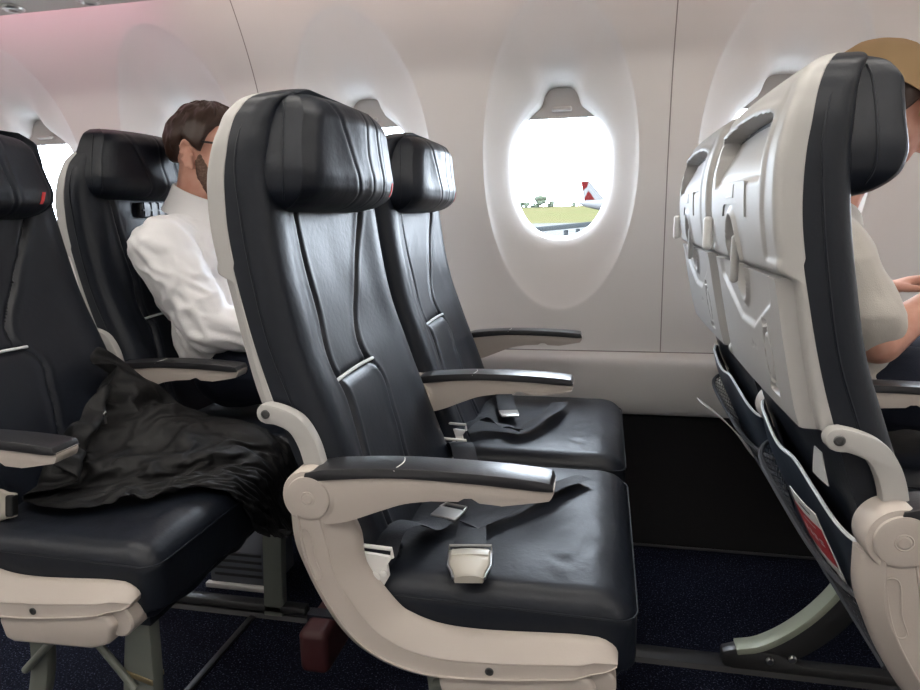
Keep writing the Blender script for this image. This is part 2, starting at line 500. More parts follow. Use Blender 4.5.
def skirt_mesh():
    """leather apron hanging below the nose of the cushion"""
    mb = MB(); rows = []
    for k in range(9):
        s = k / 8; row = []
        for j in range(41):
            v = -1 + 2 * j / 40; y = .228 * v
            z = .352 - s * (.030 + .008 * math.sin(v * 9) * s + .010 * (v < -.8) * 0)
            row.append((.047 - .022 * s + .002 * math.sin(v * 14) * s - .010 * abs(v) ** 8, y, z))
        rows.append(row)
    mb.grid(rows); mb.grid([[(x - .006, y, z) for x, y, z in r] for r in rows])
    mb.box((-.30, -.228, .318), (.022, .228, .352))
    return mb.mesh('cushion_apron', merge=1e-5)

# armrest, profile in x-z
PAD_TOP = cr([(-.388, .630), (-.350, .638), (-.253, .6445), (-.148, .6435), (-.085, .640), (-.060, .637)], 5)
PAD_BOT = cr([(-.057, .631), (-.064, .6255), (-.148, .6295), (-.253, .631), (-.340, .624), (-.392, .616)], 5)
def arm_beam_mesh():
    top = [(x, z) for x, z in cr([(-.392, .618), (-.340, .627), (-.253, .634), (-.148, .633), (-.064, .629), (-.056, .628)], 4)]
    bot = [(x, z) for x, z in cr([(-.0555, .623), (-.060, .614), (-.068, .611), (-.118, .602), (-.122, .602)], 4)] + \
          [(-.150, .603), (-.160, .609), (-.170, .6085), (-.178, .6035)] + \
          [(x, z) for x, z in cr([(-.214, .6015), (-.250, .595), (-.283, .583), (-.334, .563), (-.372, .556)], 4)]
    mb = MB(); mb.prism(top + bot, -.0215, .0215)
    return mb.mesh('armrest', bevel=.004, seg=3, ang=50, merge=1e-6)
def arm_pad_mesh():
    prof = [(x, z) for x, z in PAD_TOP] + [(x, z) for x, z in PAD_BOT]
    mb = MB(); mb.prism(prof, -.0245, .0245)
    return mb.mesh('arm_pad', bevel=.004, seg=3, ang=50, merge=1e-6)
def hub_mesh():
    mb = MB()
    mb.cyl((-.386, -.027, .594), (0, 1, 0), .04, .054, 48, [(.030, .004), (.0375, .0055), (.0395, .010), (.0395, .046), (.036, .052), (.030, .054)])
    return mb.mesh('hinge_hub', ang=30)
def hubcap_mesh():
    mb = MB()
    mb.cyl((-.386, -.0265, .594), (0, 1, 0), .03, .006, 48, [(.0085, .0012), (.0095, .0002), (.0105, .0012), (.027, .0002), (.0305, .0012), (.0315, .004), (.0315, .007)])
    mb.cyl((-.386, -.0268, .594), (0, 1, 0), .03, .006, 24, [(.006, 0), (.0078, .0012), (.0080, .003)])
    return mb.mesh('hinge_cap', ang=30)

SO = [(-.424, .572), (-.421, .520), (-.407, .479), (-.389, .438), (-.366, .399), (-.340, .370), (-.309, .350), (-.275, .337), (-.237, .3305), (-.195, .331), (-.150, .335), (-.095, .343), (-.045, .352), (-.010, .360)]
SI = [(-.338, .562), (-.326, .532), (-.309, .504), (-.286, .471), (-.262, .443), (-.246, .434), (-.226, .427), (-.205, .4225), (-.180, .4205), (-.145, .4205), (-.110, .4225), (-.065, .426), (-.025, .4285), (.002, .428)]
def shroud_mesh():
    k_ = .805 / .775
    O = cr(SO, 6); I = cr([(x * k_, .965 - (.965 - z) * k_) if i > 1 else (x, z) for i, (x, z) in enumerate(SI)], 6)
    # nose
    O += [(-.002, .3625), (.010, .367), (.020, .374), (.0265, .381)]; I += [(.0125, .404), (.021, .399), (.026, .394), (.0285, .388)]
    sec = [(0, .815), (0, .802), (.03, .793), (.07, .788), (.235, .7755), (.245, .7735), (.262, .7735), (.272, .776), (.33, .777), (.60, .7775), (.615, .779), (.63, .7768), (.66, .7790), (.93, .7985), (.98, .8035), (1, .809), (1, .815)]
    P = []
    N = len(O)
    for i, (o, q) in enumerate(zip(O, I)):
        nose = sstep(N - 10, N, i)
        row = []
        for a, y in sec:
            yy = y + nose * .016 * (.815 - y) / .04
            row.append((o[0] + (q[0] - o[0]) * a, yy - 1.063, o[1] + (q[1] - o[1]) * a))
        P.append(row)
    mb = MB(); mb.grid(P, closev=True, capstart=True, capend=True)
    # moulded slot outline on the upright
    sl = [(-.400, .545), (-.386, .545), (-.380, .505), (-.372, .480), (-.384, .478), (-.396, .508)]
    mb.tube([(x, -.2885, z) for x, z in cr(sl, 5, True)], .0009, 6, closed=True)
    return mb.mesh('side_shroud', ang=32, merge=1e-6)
def bracket_mesh():
    c = cr([(-.453, .702), (-.435, .699), (-.412, .688), (-.397, .665), (-.388, .635), (-.384, .600)], 6)
    wd = np.interp(np.linspace(0, 1, len(c)), [0, .15, .5, 1], [.0145, .0135, .0135, .0145])
    up = []; dn = []
    for i, (p, w) in enumerate(zip(c, wd)):
        a = np.array(c[max(0, i - 1)]); b = np.array(c[min(len(c) - 1, i + 1)]); t = (b - a) / np.linalg.norm(b - a); n = np.array((-t[1], t[0]))
        up.append(tuple(np.array(p) + n * w)); dn.append(tuple(np.array(p) - n * w))
    cap = [(-.453 + .0145 * math.cos(a), .702 + .0145 * math.sin(a)) for a in np.linspace(PI * .55, PI * 1.4, 9)]
    prof = up + dn[::-1] + cap[::-1][1:-1]
    mb = MB(); mb.prism(prof, -.262, -.242)
    return mb.mesh('recline_arm', bevel=.003, seg=2, ang=40, merge=1e-6)
def screw_mesh(c, ax=(0, -1, 0), r=.006):
    mb = MB(); mb.cyl(c, ax, r, .003, 20, [(r, -.002), (r, .0006), (r * .8, .0014), (r * .55, .0014), (r * .5, .0002)])
    return mb.mesh('screw', ang=25)

def pocket_surf(t, s, bulge):
    """s 0 top .. 1 bottom of the pocket on the lower back"""
    z = .690 - .300 * s
    x = XB(max(z, .41)) - .006 - bulge * math.sin(PI * min(1, s * 1.05)) ** .8 * (1 - (abs(t) / .225) ** 4)
    return x, z
def pocket_mesh():
    mb = MB(); P = []
    for i in range(31):
        row = []
        for j in range(61):
            t = -.215 + .43 * j / 60
            hem = .25 + .16 * sstep(.1, -.2, t) + .028 * math.sin(t * 26 + 1) + .012 * math.sin(t * 51)
            s = hem + (1 - hem) * i / 30
            x, z = pocket_surf(t, s, .026 + .006 * math.sin(t * 19))
            row.append((x, t, z))
        P.append(row)
    mb.grid(P); mb.grid([[(x + .005, t, z) for x, t, z in r] for r in P])
    hemline = [(x + .002, t, z) for x, t, z in P[0]]
    mb2 = MB(); mb2.tube(hemline, .0028, 6)
    return mb.mesh('seat_pocket', merge=1e-6), mb2.mesh('hem')
def net_mesh():
    # diamond net of thin cords over the pocket, lower part
    mb = MB(); nu, nv = 26, 44
    def pt(i, j):
        t = -.222 + .444 * j / nv
        h0 = .50 + .24 * sstep(.20, -.22, t); s = h0 + (1.0 - h0) * i / nu
        x, z = pocket_surf(t, s, .052)
        return (x - .004, t, z)
    for i in range(nu):
        for j in range(nv):
            if (i + j) % 2 == 0: a, b = pt(i, j), pt(i + 1, j + 1)
            else: a, b = pt(i, j + 1), pt(i + 1, j)
            mb.tube([a, b], .0009, 3)
    mb.tube([pt(0, j) for j in range(nv + 1)], .0045, 6)
    mb.tube([pt(nu, j) for j in range(nv + 1)], .004, 6)
    return mb.mesh('net', merge=0)

def leg_frame(mb, y):
    """one leg frame: front strut plate, curved rear strut"""
    # front strut
    mb.prism([(-.035, .345), (.000, .345), (-.008, .20), (-.030, .03), (-.085, .03), (-.062, .20)], y - .012, y + .012)
    return mb
def make_legs(parent):
    y = -.195
    mb = MB(); mb.prism([(-.036, .35), (.004, .35), (-.002, .20), (-.020, -.014), (-.092, -.014), (-.062, .20)], y - .014, y + .014)
    fl = mb.obj('leg', M['leg'], parent, bevel=.004)
    mb = MB()
    for k in range(1): mb.prism([(-.060, .215), (-.004, .200), (-.004, .190), (-.060, .205)], y - .016, y + .016)
    mb.obj('clamp', M['bronze'], fl, bevel=.001)
    rear = cr([(-.260, .335), (-.236, .29), (-.232, .22), (-.250, .14), (-.285, .07), (-.35, -.014)], 6)
    mb = MB()
    prof = [(x - .018, z) for x, z in rear] + [(x + .018, z) for x, z in rear[::-1]]
    mb.prism(prof, y - .011, y + .011); mb.obj('leg', M['leg'], parent, bevel=.003)
    mb = MB(); mb.tube([(-.238, y - .02, .275), (-.055, y - .02, .325)], .0065, 10)
    mb.tube([(-.255, y - .02, .19), (-.14, y - .02, .305)], .007, 10); mb.tube([(-.14, y - .02, .318), (-.035, y - .02, .185)], .0065, 10)
    mb.obj('brace', M['leg'], parent)
def make_far_leg(parent):
    """leg frame standing in the seat track beside the wall seat"""
    y = -.245
    c = cr([(-.432, .052), (-.385, .066), (-.33, .105), (-.275, .165), (-.235, .235), (-.215, .335)], 8)
    up = []; dn = []
    for i, p in enumerate(c):
        a = np.array(c[max(0, i - 1)]); b = np.array(c[min(len(c) - 1, i + 1)]); t = (b - a) / np.linalg.norm(b - a); n = np.array((-t[1], t[0]))
        w = .007
        up.append(tuple(np.array(p) + n * w)); dn.append(tuple(np.array(p) - n * w))
    mb = MB(); mb.prism(up + dn[::-1], y - .020, y + .020); o = mb.obj('leg', M['legpale'], parent, bevel=.002)
    mb = MB(); mb.prism([(x, z - .004) for x, z in dn[6:]] + [(x + .045, z - .035) for x, z in dn[:5:-1]], y - .006, y + .006)
    mb.obj('web_plate', M['darksteel'], o, bevel=.002)
    mb = MB(); mb.prism([(-.46, .020), (-.46, .046), (-.43, .058), (-.35, .052), (-.30, .030), (.05, .030), (.05, .010), (-.44, .010)], y - .014, y + .014)
    mb.obj('track_fitting', M['darksteel'], parent, bevel=.003)
    for x, z in ((-.368, .050), (-.325, .060)):
        mb = MB(); mb.cyl((x, y - .020, z - .008), (0, -1, 0), .007, .008, 16, [(.008, 0), (.008, .004), (.0055, .007)])
        mb.obj('bolt', M['steel'], parent)
    mb = MB(); mb.prism([(-.03, .35), (.004, .35), (.002, .20), (-.010, .0), (-.06, .0), (-.048, .20)], y - .014, y + .014)
    mb.obj('leg', M['leg'], parent, bevel=.004)

MESH = {}
def pm(key, fn, *a):
    if key not in MESH: MESH[key] = fn(*a)
    return MESH[key]

def armrest(parent, t, hub=True, name='armrest'):
    a = link_mesh('armrest', pm('arm', arm_beam_mesh), M['shroud'], parent, (0, t, 0))
    link_mesh('arm_pad', pm('pad', arm_pad_mesh), M['pad'], a)
    if 'btn' not in MESH:
        mb = MB(); pts = [(-.262, -.0245 + .049 * k / 8, .6443 - .0030 * (abs(k - 4) / 4) ** 6) for k in range(9)]
        pts = [(x + .006 * math.sin(k / 8 * PI), y, z) for k, (x, y, z) in enumerate(pts)]
        mb.tube(pts, .0009, 6); MESH['btn'] = mb.mesh('recline_line')
    link_mesh('pad_joint', MESH['btn'], M['white'], a)
    if hub:
        link_mesh('hinge_hub', pm('hub', hub_mesh), M['shroud'], a)
        link_mesh('hinge_cap', pm('hubcap', hubcap_mesh), M['shroud'], a)
    return a

def recline(root, deg):
    """lean the back of a seat about its hinge"""
    T = Matrix.Translation((-.386, 0, .594)); Q = T @ Matrix.Rotation(math.radians(-deg), 4, 'Y') @ T.inverted()
    for c in root.children:
        if c.name.split('.')[0] in ('backrest', 'headrest', 'back_shell', 'tray_table', 'seat_pocket'):
            c.matrix_local = Q @ Matrix.Translation(c.location)

def make_seat(name, label, kind, loc, lift=0.):
    """kind: 'aisle' or 'window'"""
    root = thing(name, label, 'seat', loc, 'airline seats in three rows')
    c = -.263 if kind == 'aisle' else -.267
    br = link_mesh('backrest', pm('back', backrest_mesh), M['leather'], root)
    if 'acc' not in MESH:
        mb = MB(); P = [(XF(.7195) - .0035, t, .7195 + .0025 * math.sin((t + .12) / .16 * PI)) for t in np.linspace(-.135, .034, 24)]
        mb.tube(P, .0030, 8); MESH['acc'] = mb.mesh('accent_piping')
    link_mesh('accent_piping', MESH['acc'], M['stitch'], br)
    hr = link_mesh('headrest', pm('head', headrest_mesh), M['leather'], root, (-.010 * (lift > 0), 0, lift))
    if 'tag' not in MESH:
        from mathutils.bvhtree import BVHTree
        hm = MESH['head']; bv = BVHTree.FromPolygons([v.co for v in hm.vertices], [tuple(p.vertices) for p in hm.polygons])
        P = []
        for k in range(7):
            row = []
            for j in range(5):
                t = .111 + .0095 * j / 4 + .008 * k / 6; z = 1.002 + .024 * k / 6
                h = bv.ray_cast(Vector((0, t, z)), Vector((-1, 0, 0)))[0]
                row.append((h.x + .0012, t, z))
            P.append(row)
        mb = MB(); mb.grid(P); mb.grid([[(x - .003, t, z) for x, t, z in r] for r in P])
        e = P[0] + [r[-1] for r in P[1:-1]] + P[-1][::-1] + [r[0] for r in P[-2:0:-1]]
        mb.grid([e, [(x - .003, t, z) for x, t, z in e]], closev=True)
        MESH['tag'] = mb.mesh('red_tab')
    link_mesh('red_tab', MESH['tag'], M['red'], hr)
    sh = link_mesh('back_shell', pm('shell', shell_mesh), M['shell'], root)
    # tablet holder plate in the niche
    if 'plate' not in MESH:
        mb = MB(); P = []
        arch = []
        for k in range(25):
            t = -.100 + .20 * k / 24
            zt = 1.003 + .002 * math.cos(t * 14)
            zb = .956 + (.018 if abs(t) < .055 else .018 * (1 - sstep(.055, .066, abs(t))))
            arch.append((t, zb, zt))
        def X(t, z): return XO(z) - .0022 + .003 * (t / HW(z)) ** 2
        rows = [[(X(t, zb + (zt - zb) * q), t, zb + (zt - zb) * q) for t, zb, zt in arch] for q in np.linspace(0, 1, 8)]
        back = [[(x + .010, t, z) for x, t, z in r] for r in rows]
        mb.grid(rows); mb.grid(back)
        e = rows[0] + [r[-1] for r in rows[1:-1]] + rows[-1][::-1] + [r[0] for r in rows[-2:0:-1]]
        mb.grid([e, [(x + .010, t, z) for x, t, z in e]], closev=True)
        MESH['plate'] = mb.mesh('tablet_holder')
        mb = MB(); mb.box((X(0, .975) - .0012, -.028, .9825), (X(0, .975) + .004, .028, .9855)); mb.box((X(0, .985) - .0012, -.028, .9825), (X(0, .985) + .004, -.0255, 1.002))
        MESH['grip'] = mb.mesh('grip', bevel=.0005)
        mb = MB(); mb.rbox((XO(.895) - .002, .004, .893), (.006, .007, .036), .0055, 4, None, (1, 1, 4))
        MESH['latch'] = mb.mesh('tray_latch', merge=1e-6)
        mb = MB(); mb.rbox((XO(.93) - .004, .222, .925), (.008, .009, .030), .007, 4, None, (1, 1, 3)); MESH['hook'] = mb.mesh('coat_hook', merge=1e-6)
    pl = link_mesh('tablet_holder', MESH['plate'], M['shell'], sh)
    link_mesh('grip', MESH['grip'], M['shell'], sh)
    link_mesh('tray_latch', MESH['latch'], M['shell'], sh)
    link_mesh('coat_hook', MESH['hook'], M['white'], sh)
    link_mesh('tray_table', pm('tray', tray_mesh), M['shell'], root)
    link_mesh('seat_cushion', pm('cush', cushion_mesh), M['leather'], root)
    link_mesh('cushion_apron', pm('skirt', skirt_mesh), M['leather'], root)
    if 'pocket' not in MESH: MESH['pocket'], MESH['hem'] = pocket_mesh()
    pk = link_mesh('seat_pocket', MESH['pocket'], M['leather_blue'], root)
    link_mesh('hem', MESH['hem'], M['stitch'], pk)
    link_mesh('net', pm('net', net_mesh), M['net'], pk)
    armrest(root, c)
    if kind == 'aisle':
        s = link_mesh('side_shroud', pm('shroud', shroud_mesh), M['shroud'], root)
        link_mesh('screw', pm('screw1', screw_mesh, (-.140, -.2862, .363)), M['darksteel'], s)
        mb = MB()
        if 'bumper' not in MESH:
            mb.prism([(-.200, .352), (-.213, .338), (-.205, .306), (-.190, .300), (-.045, .306), (-.010, .318), (.002, .350), (-.008, .366), (-.03, .370), (-.19, .360)], -.284, -.235)
            MESH['bumper'] = mb.mesh('bumper', bevel=.006, seg=3, ang=50)
            mb = MB(); mb.cyl((.000, -.272, .352), (0, 1, 0), .03, .06, 28, [(.024, 0), (.027, .003), (.027, .06)]); MESH['beamcap'] = mb.mesh('beam_cap')
        link_mesh('bumper', MESH['bumper'], M['shroud'], root)
        link_mesh('beam_cap', MESH['beamcap'], M['shroud'], root)
        b = link_mesh('recline_arm', pm('brk', bracket_mesh), M['shell'], root)
        link_mesh('screw', pm('screw2', screw_mesh, (-.453, -.2625, .702), (0, -1, 0), .0065), M['darksteel'], b)
        make_legs(root)
    else:
        armrest(root, .263, hub=True)
        if loc[0] != XM:
            b = link_mesh('recline_arm', pm('brk', bracket_mesh), M['shell'], root, (-.012, .004, 0))
            link_mesh('screw', MESH['screw2'], M['darksteel'], b)
        make_far_leg(root)
    for k, (x, z) in enumerate(((-.02, .338), (-.22, .338))):
        key = 'beam%d' % k
        if key not in MESH:
            mb = MB(); mb.cyl((x, -.225, z), (0, 1, 0), .020, .48, 20); MESH[key] = mb.mesh('seat_beam')
        link_mesh('seat_beam', MESH[key], M['darksteel'], root)
    return root

YA, YW = 1.063, 1.597
XR, XRW, XM, XFR, ZR = -.728, -.745, 0., .722, .006
SEAT = {}
SEAT['ma'] = make_seat('passenger_seat', 'empty dark leather aisle seat in the middle row, large beige buckle lying on its cushion', 'aisle', (XM, YA, 0))
SEAT['mw'] = make_seat('passenger_seat', 'empty dark leather seat in the middle row beside the wall and the uncovered oval window', 'window', (XM, YW, 0))
SEAT['ra'] = make_seat('passenger_seat', 'dark leather aisle seat at the left with a black jacket heaped on its cushion', 'aisle', (XR, YA, ZR))
recline(SEAT['ra'], 3.)
SEAT['rw'] = make_seat('passenger_seat', 'dark leather seat occupied by the man in the white shirt', 'window', (XRW, YW, ZR), .042)
mb = MB(); mb.rbox((-.455, .01, .993), (.010, .050, .020), .006, 3)
for k in range(3): mb.box((-.446, -.03 + .03 * k, .976), (-.442, -.012 + .03 * k, 1.012))
mb.box((-.446, -.04, .990), (-.440, .055, .994))
mb.obj('headrest_slide', M['pad'], SEAT['rw'])
SEAT['fa'] = make_seat('passenger_seat', 'aisle seat of the row ahead, its pale back shell and tray table nearest the viewer', 'aisle', (XFR, YA, 0))
SEAT['fw'] = make_seat('passenger_seat', 'seat beside the wall in the row ahead, occupied by the person in a tan cap', 'window', (XFR, YW, 0))

# ------------------------------------------------------------------ seat belts (parts of the seats)
def buckle_mesh():
    """airline lift-lever buckle; local: length along +x (strap end at 0), width y, up z"""
    mb = MB()
    out = [(0, .029), (.012, .030), (.040, .0285), (.058, .022), (.070, .0205), (.074, .019)]
    top = []
    prof = [(0, .010), (.010, .014), (.030, .0135), (.060, .011), (.074, .009)]
    P = []
    for x, w in cr(out, 4):
        h = np.interp(x, [p[0] for p in prof], [p[1] for p in prof])
        P.append([(x, -w, 0), (x, -w, h * .75), (x, -w + .003, h), (x, -w * .4, h + .0015), (x, 0, h + .002), (x, w * .4, h + .0015), (x, w - .003, h), (x, w, h * .75), (x, w, 0)])
    mb.grid(P, closev=True, capstart=True, capend=True)
    mb.tube([(.026, -.027, .0150), (.026, 0, .0160), (.026, .027, .0150)], .0009, 6)
    return mb.mesh('buckle', ang=40)
def buckle_frame_mesh():
    mb = MB()
    mb.tube([(.0, -.031, .002), (-.002, -.031, .014), (-.002, .031, .014), (0, .031, .002)], .0022, 8)
    for s in (-1, 1): mb.tube([(0, s * .031, .006), (.040, s * .0305, .006), (.060, s * .024, .006), (.072, s * .022, .006)], .0020, 6)
    return mb.mesh('buckle_frame')
def place(o, origin, xdir, zdir):
    x = Vector(xdir).normalized(); z = Vector(zdir); y = z.cross(x).normalized(); z = x.cross(y)
    o.matrix_local = Matrix((x, y, z)).transposed().to_4x4(); o.location = origin
def strap(name, parent, path, side, w=.046, off=(0, 0, 0)):
    path = [(a - off[0], b - off[1], c - off[2]) for a, b, c in path]
    return ribbon(path, side, w).obj(name, M['webbing'], parent, merge=0, ang=50)
def anchor_mesh():
    mb = MB()
    mb.prism([(-.016, -.012), (.010, -.018), (.020, .0), (.018, .018), (.026, .030), (-.020, .034), (-.024, .016)], -.003, .003)
    mb.cyl((-.004, -.003, -.004), (0, -1, 0), .010, .008, 20, [(.011, 0), (.011, .004), (.007, .007)])
    mb.cyl((.013, -.003, .006), (0, -1, 0), .010, .008, 16, [(.005, 0), (.005, .004), (.003, .005)])
    mb.tube([(-.024, -.002, .034), (-.026, -.004, .046), (.026, -.004, .044), (.026, -.002, .030)], .003, 8)
    return mb.mesh('anchor', bevel=0, ang=30)
oA = (XM, YA, 0)
def A(x, y, z): return (x - XM, y - YA, z)
# aisle seat, middle row
s1 = strap('seat_belt', SEAT['ma'], [(-.302, .828, .490), (-.298, .858, .510), (-.284, .905, .505), (-.266, .945, .482), (-.250, .985, .478)],
           [(.8, .1, .25), (.9, 0, .2), (.85, -.3, .05), (.8, -.45, 0), (.8, -.4, 0)], .046, oA)
an = link_mesh('anchor', anchor_mesh(), M['white'], s1); an.location = A(-.310, .820, .464)
mb = MB(); mb.rbox((0, 0, 0), (.018, .024, .0025), .002, 3); mb.tube([(.014, -.022, .001), (.030, -.020, .001), (.030, .020, .001), (.014, .022, .001)], .0028, 8)
tg = mb.obj('tongue', M['steel'], s1); place(tg, A(-.246, .997, .480), (.25, .9, .02), (0, 0, 1))
s2 = strap('seat_belt', SEAT['ma'], [(-.300, 1.285, .470), (-.285, 1.262, .508), (-.268, 1.225, .515), (-.248, 1.17, .492), (-.226, 1.09, .474), (-.205, 1.00, .472), (-.192, .925, .482), (-.186, .875, .486)],
           [(.8, .3, 0), (.9, .1, 0), (1, .1, 0), (1, .25, 0), (1, .3, 0), (1, .2, 0), (1, .2, 0), (1, .2, 0)], .046, oA)
bk = link_mesh('buckle', buckle_mesh(), M['buckle'], s2); place(bk, A(-.184, .880, .474), (.16, -.98, -.02), (0, 0, 1))
link_mesh('buckle_frame', buckle_frame_mesh(), M['steel'], bk)
an = link_mesh('anchor', an.data, M['steel'], s2); an.location = A(-.300, 1.290, .462)
s3 = strap('belt_tail', SEAT['ma'], [(-.205, .965, .479), (-.170, 1.020, .476), (-.115, 1.095, .480), (-.070, 1.155, .478), (-.030, 1.205, .474)],
           [(.8, -.5, 0), (.8, -.55, 0), (.8, -.6, .1), (.8, -.6, .15), (.8, -.6, .1)], .042, oA)
# wall seat, middle row
oW = (XM, YW, 0)
s4 = strap('seat_belt', SEAT['mw'], [(-.318, 1.385, .462), (-.305, 1.425, .488), (-.275, 1.470, .496), (-.225, 1.475, .480), (-.180, 1.455, .480), (-.145, 1.520, .486), (-.118, 1.60, .484), (-.105, 1.690, .480)],
           [(.6, -.6, .3), (.8, -.5, .4), (.9, -.4, .3), (.5, -.9, .0), (.8, -.5, .3), (.9, -.3, .3), (1, -.2, .2), (1, -.2, .1)], .046, oW)
an = link_mesh('anchor', an.data, M['steel'], s4); an.location = (-.318 - XM, 1.376 - YW, .468)
s5 = strap('seat_belt', SEAT['mw'], [(-.290, 1.825, .475), (-.270, 1.77, .485), (-.248, 1.68, .478), (-.230, 1.60, .476)],
           [(1, .2, 0), (1, .2, 0), (1, .2, 0), (1, .2, 0)], .046, oW)
bk2 = link_mesh('buckle', tg.data, M['steel'], s5); place(bk2, (-.226, 1.585 - YW, .478), (.25, -.95, 0), (0, 0, 1))
# end fitting hanging at the tip of the middle armrest
# rear aisle seat: buckle standing on the cushion
s6 = strap('seat_belt', SEAT['ra'], [(-1.10, .860, .470), (-1.075, .868, .478), (-1.045, .876, .482), (-1.02, .880, .484)],
           [(0, .5, 1), (0, .3, 1), (0, .2, 1), (0, .2, 1)], .046, (XR, YA, ZR))
b3 = link_mesh('buckle', bk.data, M['white'], s6); place(b3, (-1.052 - XR, .872 - YA, .490 - ZR), (1, .10, .05), (.1, -1, .25))
mb = MB(); mb.rbox((.068, 0, .006), (.007, .0185, .0085), .004, 3)
mb.obj('buckle_mouth', M['black'], b3)

# ------------------------------------------------------------------ cabin shell
WY = smooth_interp([.40, .548, .80, 1.00, 1.20, 1.38, 1.50, 1.60, 1.74], [2.03, 2.035, 2.04, 2.03, 2.005, 1.955, 1.895, 1.83, 1.715])
ZC0, EA, EB = 1.112, .226, .436
CELL = .61
ZLO, ZHI = .549, 1.74
def opening_r(th):
    """polar radius of the clear window opening, with the finger notch on top"""
    c, s = math.cos(th), math.sin(th); n = 2.35
    a = .143; b = .214 if s < 0 else .168
    r = (abs(c / a) ** n + abs(s / b) ** n) ** (-1 / n)
    if s > 0:
        bw, bh = .062, .222
        # notch: rounded box on top of the opening
        r2 = (abs(c / bw) ** 4 + abs(s / bh) ** 4) ** (-1 / 4)
        r3 = (abs(c / .115) ** 2.2 + abs(s / .186) ** 2.2) ** (-1 / 2.2)
        k = 40 * 1.0
        m = max(r, r2, r3)
        r = m + math.log(sum(math.exp((q - m) * 260) for q in (r, r2, r3))) / 260
    return r
def window_cell(mb, xc, bez, mir=None):
    ths = set(np.linspace(-PI, PI, 144, endpoint=False))
    for cx_ in (-CELL / 2, CELL / 2):
        for z in (ZLO, ZHI): ths.add(math.atan2(z - ZC0, cx_))
    ths = sorted(ths)
    gs = [(0.0, 1.0), (.02, .84), (.06, .70), (.11, .61), (.18, .54), (.28, .47), (.42, .385), (.58, .30), (.74, .205), (.86, .125), (.925, .075), (.96, .040), (.985, .012), (1.0, .0), (1.02, -.004)]
    YP = 2.118
    rings = []
    for s_, g in gs:
        row = []
        for th in ths:
            c, s = math.cos(th), math.sin(th)
            ro = opening_r(th); re = 1 / math.sqrt((c / EA) ** 2 + (s / EB) ** 2)
            r = ro + (re - ro) * s_ if s_ <= 1 else re * s_
            x = r * c; z = ZC0 + r * s
            ze = ZC0 + re * s
            yw = WY(ze) if s_ <= 1 else WY(z)
            row.append((xc + x, yw + (YP - yw) * g, z))
        rings.append(row)
    for q in (.12, .3, .5, .75, 1.0):
        row = []
        for th in ths:
            c, s = math.cos(th), math.sin(th)
            re = 1.02 / math.sqrt((c / EA) ** 2 + (s / EB) ** 2)
            hz = (ZHI - ZC0) if s > 0 else (ZC0 - ZLO)
            rr = min(CELL / 2 / max(abs(c), 1e-9), hz / max(abs(s), 1e-9))
            r = re + (rr - re) * q; z = ZC0 + r * s
            row.append((xc + r * c, WY(z), z))
        rings.append(row)
    if bez is not None:
        bez.grid(rings[:3], closev=True)
        mb.grid(rings[2:], closev=True)
    else: mb.grid(rings, closev=True)
WX = [-.134 + CELL * k for k in range(-4, 3)]
wall = MB()
n_ = 0
for k, xc in enumerate(WX):
    n_ += 1
    bz = MB(); window_cell(wall, xc, bz)
    w = bz.obj('window_%d' % n_, M['wall'], ang=50); tag(w, kind='structure')
    # glass pane
    mb = MB(); ths = np.linspace(-PI, PI, 96, endpoint=False)
    ring = [(xc + (opening_r(t) + .006) * math.cos(t), 2.122, ZC0 + (opening_r(t) + .006) * math.sin(t)) for t in ths]
    mb.add(ring, [tuple(range(len(ring)))]); mb.obj('pane', M['glass'], w)
    # pulled-up shade: its lower end and finger lip show
    mb = MB()
    zb = 1.247 if k != 2 else 1.247
    mb.rbox((xc, 2.108, (zb + 1.345) / 2), (.150, .004, (1.345 - zb) / 2), .0035, 3, None, (6, 1, 4))
    sh = mb.obj('shade', M['shade'], w)
    mb = MB(); mb.rbox((xc + .002, 2.098, zb + .026), (.030, .010, .0065), .006, 5, None, (4, 1, 1)); mb.obj('shade_handle', M['shade'], sh)
    # outer skin sleeve so that the window has the depth of the fuselage
    mb = MB()
    r0 = [(xc + (opening_r(t) + .004) * math.cos(t), 2.118, ZC0 + (opening_r(t) + .004) * math.sin(t)) for t in ths]
    r1 = [(xc + (opening_r(t) * 1.05 + .012) * math.cos(t), 2.19, ZC0 + (opening_r(t) * 1.05 + .012) * math.sin(t)) for t in ths]
    mb.grid([r0, r1], closev=True); mb.obj('window_frame', M['ledge'], w)
wl = wall.obj('wall_left', M['wall'], ang=28, merge=1e-4); tag(wl, kind='structure')
X0, X1 = WX[0] - CELL / 2, WX[-1] + CELL / 2
# panel joints
n_ = 0
for k in (0, 2, 4, 6):
    n_ += 1
    x = WX[k] + CELL / 2
    if k == 6: continue
    mb = MB(); zs = np.linspace(ZLO, ZHI, 40)
    mb.grid([[(x - .0016, WY(z) - .0008, z) for z in zs], [(x, WY(z) - .0011, z) for z in zs], [(x + .0016, WY(z) - .0008, z) for z in zs]])
    tag(mb.obj('trim_%d' % n_, M['seam']), kind='structure')
# ledge and dark kick panel
prof = cr([(2.040, .5495), (2.030, .547), (2.006, .541), (1.990, .528), (1.985, .490), (1.986, .430), (1.992, .385), (2.004, .362), (2.030, .357)], 5)
mb = MB(); mb.grid([[(x, y, z) for y, z in prof] for x in np.linspace(X0, X1, 9)])
tag(mb.obj('baseboard_left', M['ledge']), kind='structure')
mb = MB(); xs = np.linspace(X0, X1, 3)
mb.grid([[(x, 2.036, .5493), (x, 2.036, .5515)] for x in xs]); mb.grid([[(x, 2.0335, .5513), (x, 2.0335, .5472), (x, 2.028, .5465)] for x in xs])
tag(mb.obj('trim_5', M['seam']), kind='structure')
prof = cr([(2.03, .357), (2.012, .340), (1.995, .24), (1.955, .13), (1.90, .05), (1.876, .012), (1.873, 0)], 5)
mb = MB(); mb.grid([[(x, y, z) for y, z in prof] for x in np.linspace(X0, X1, 9)])
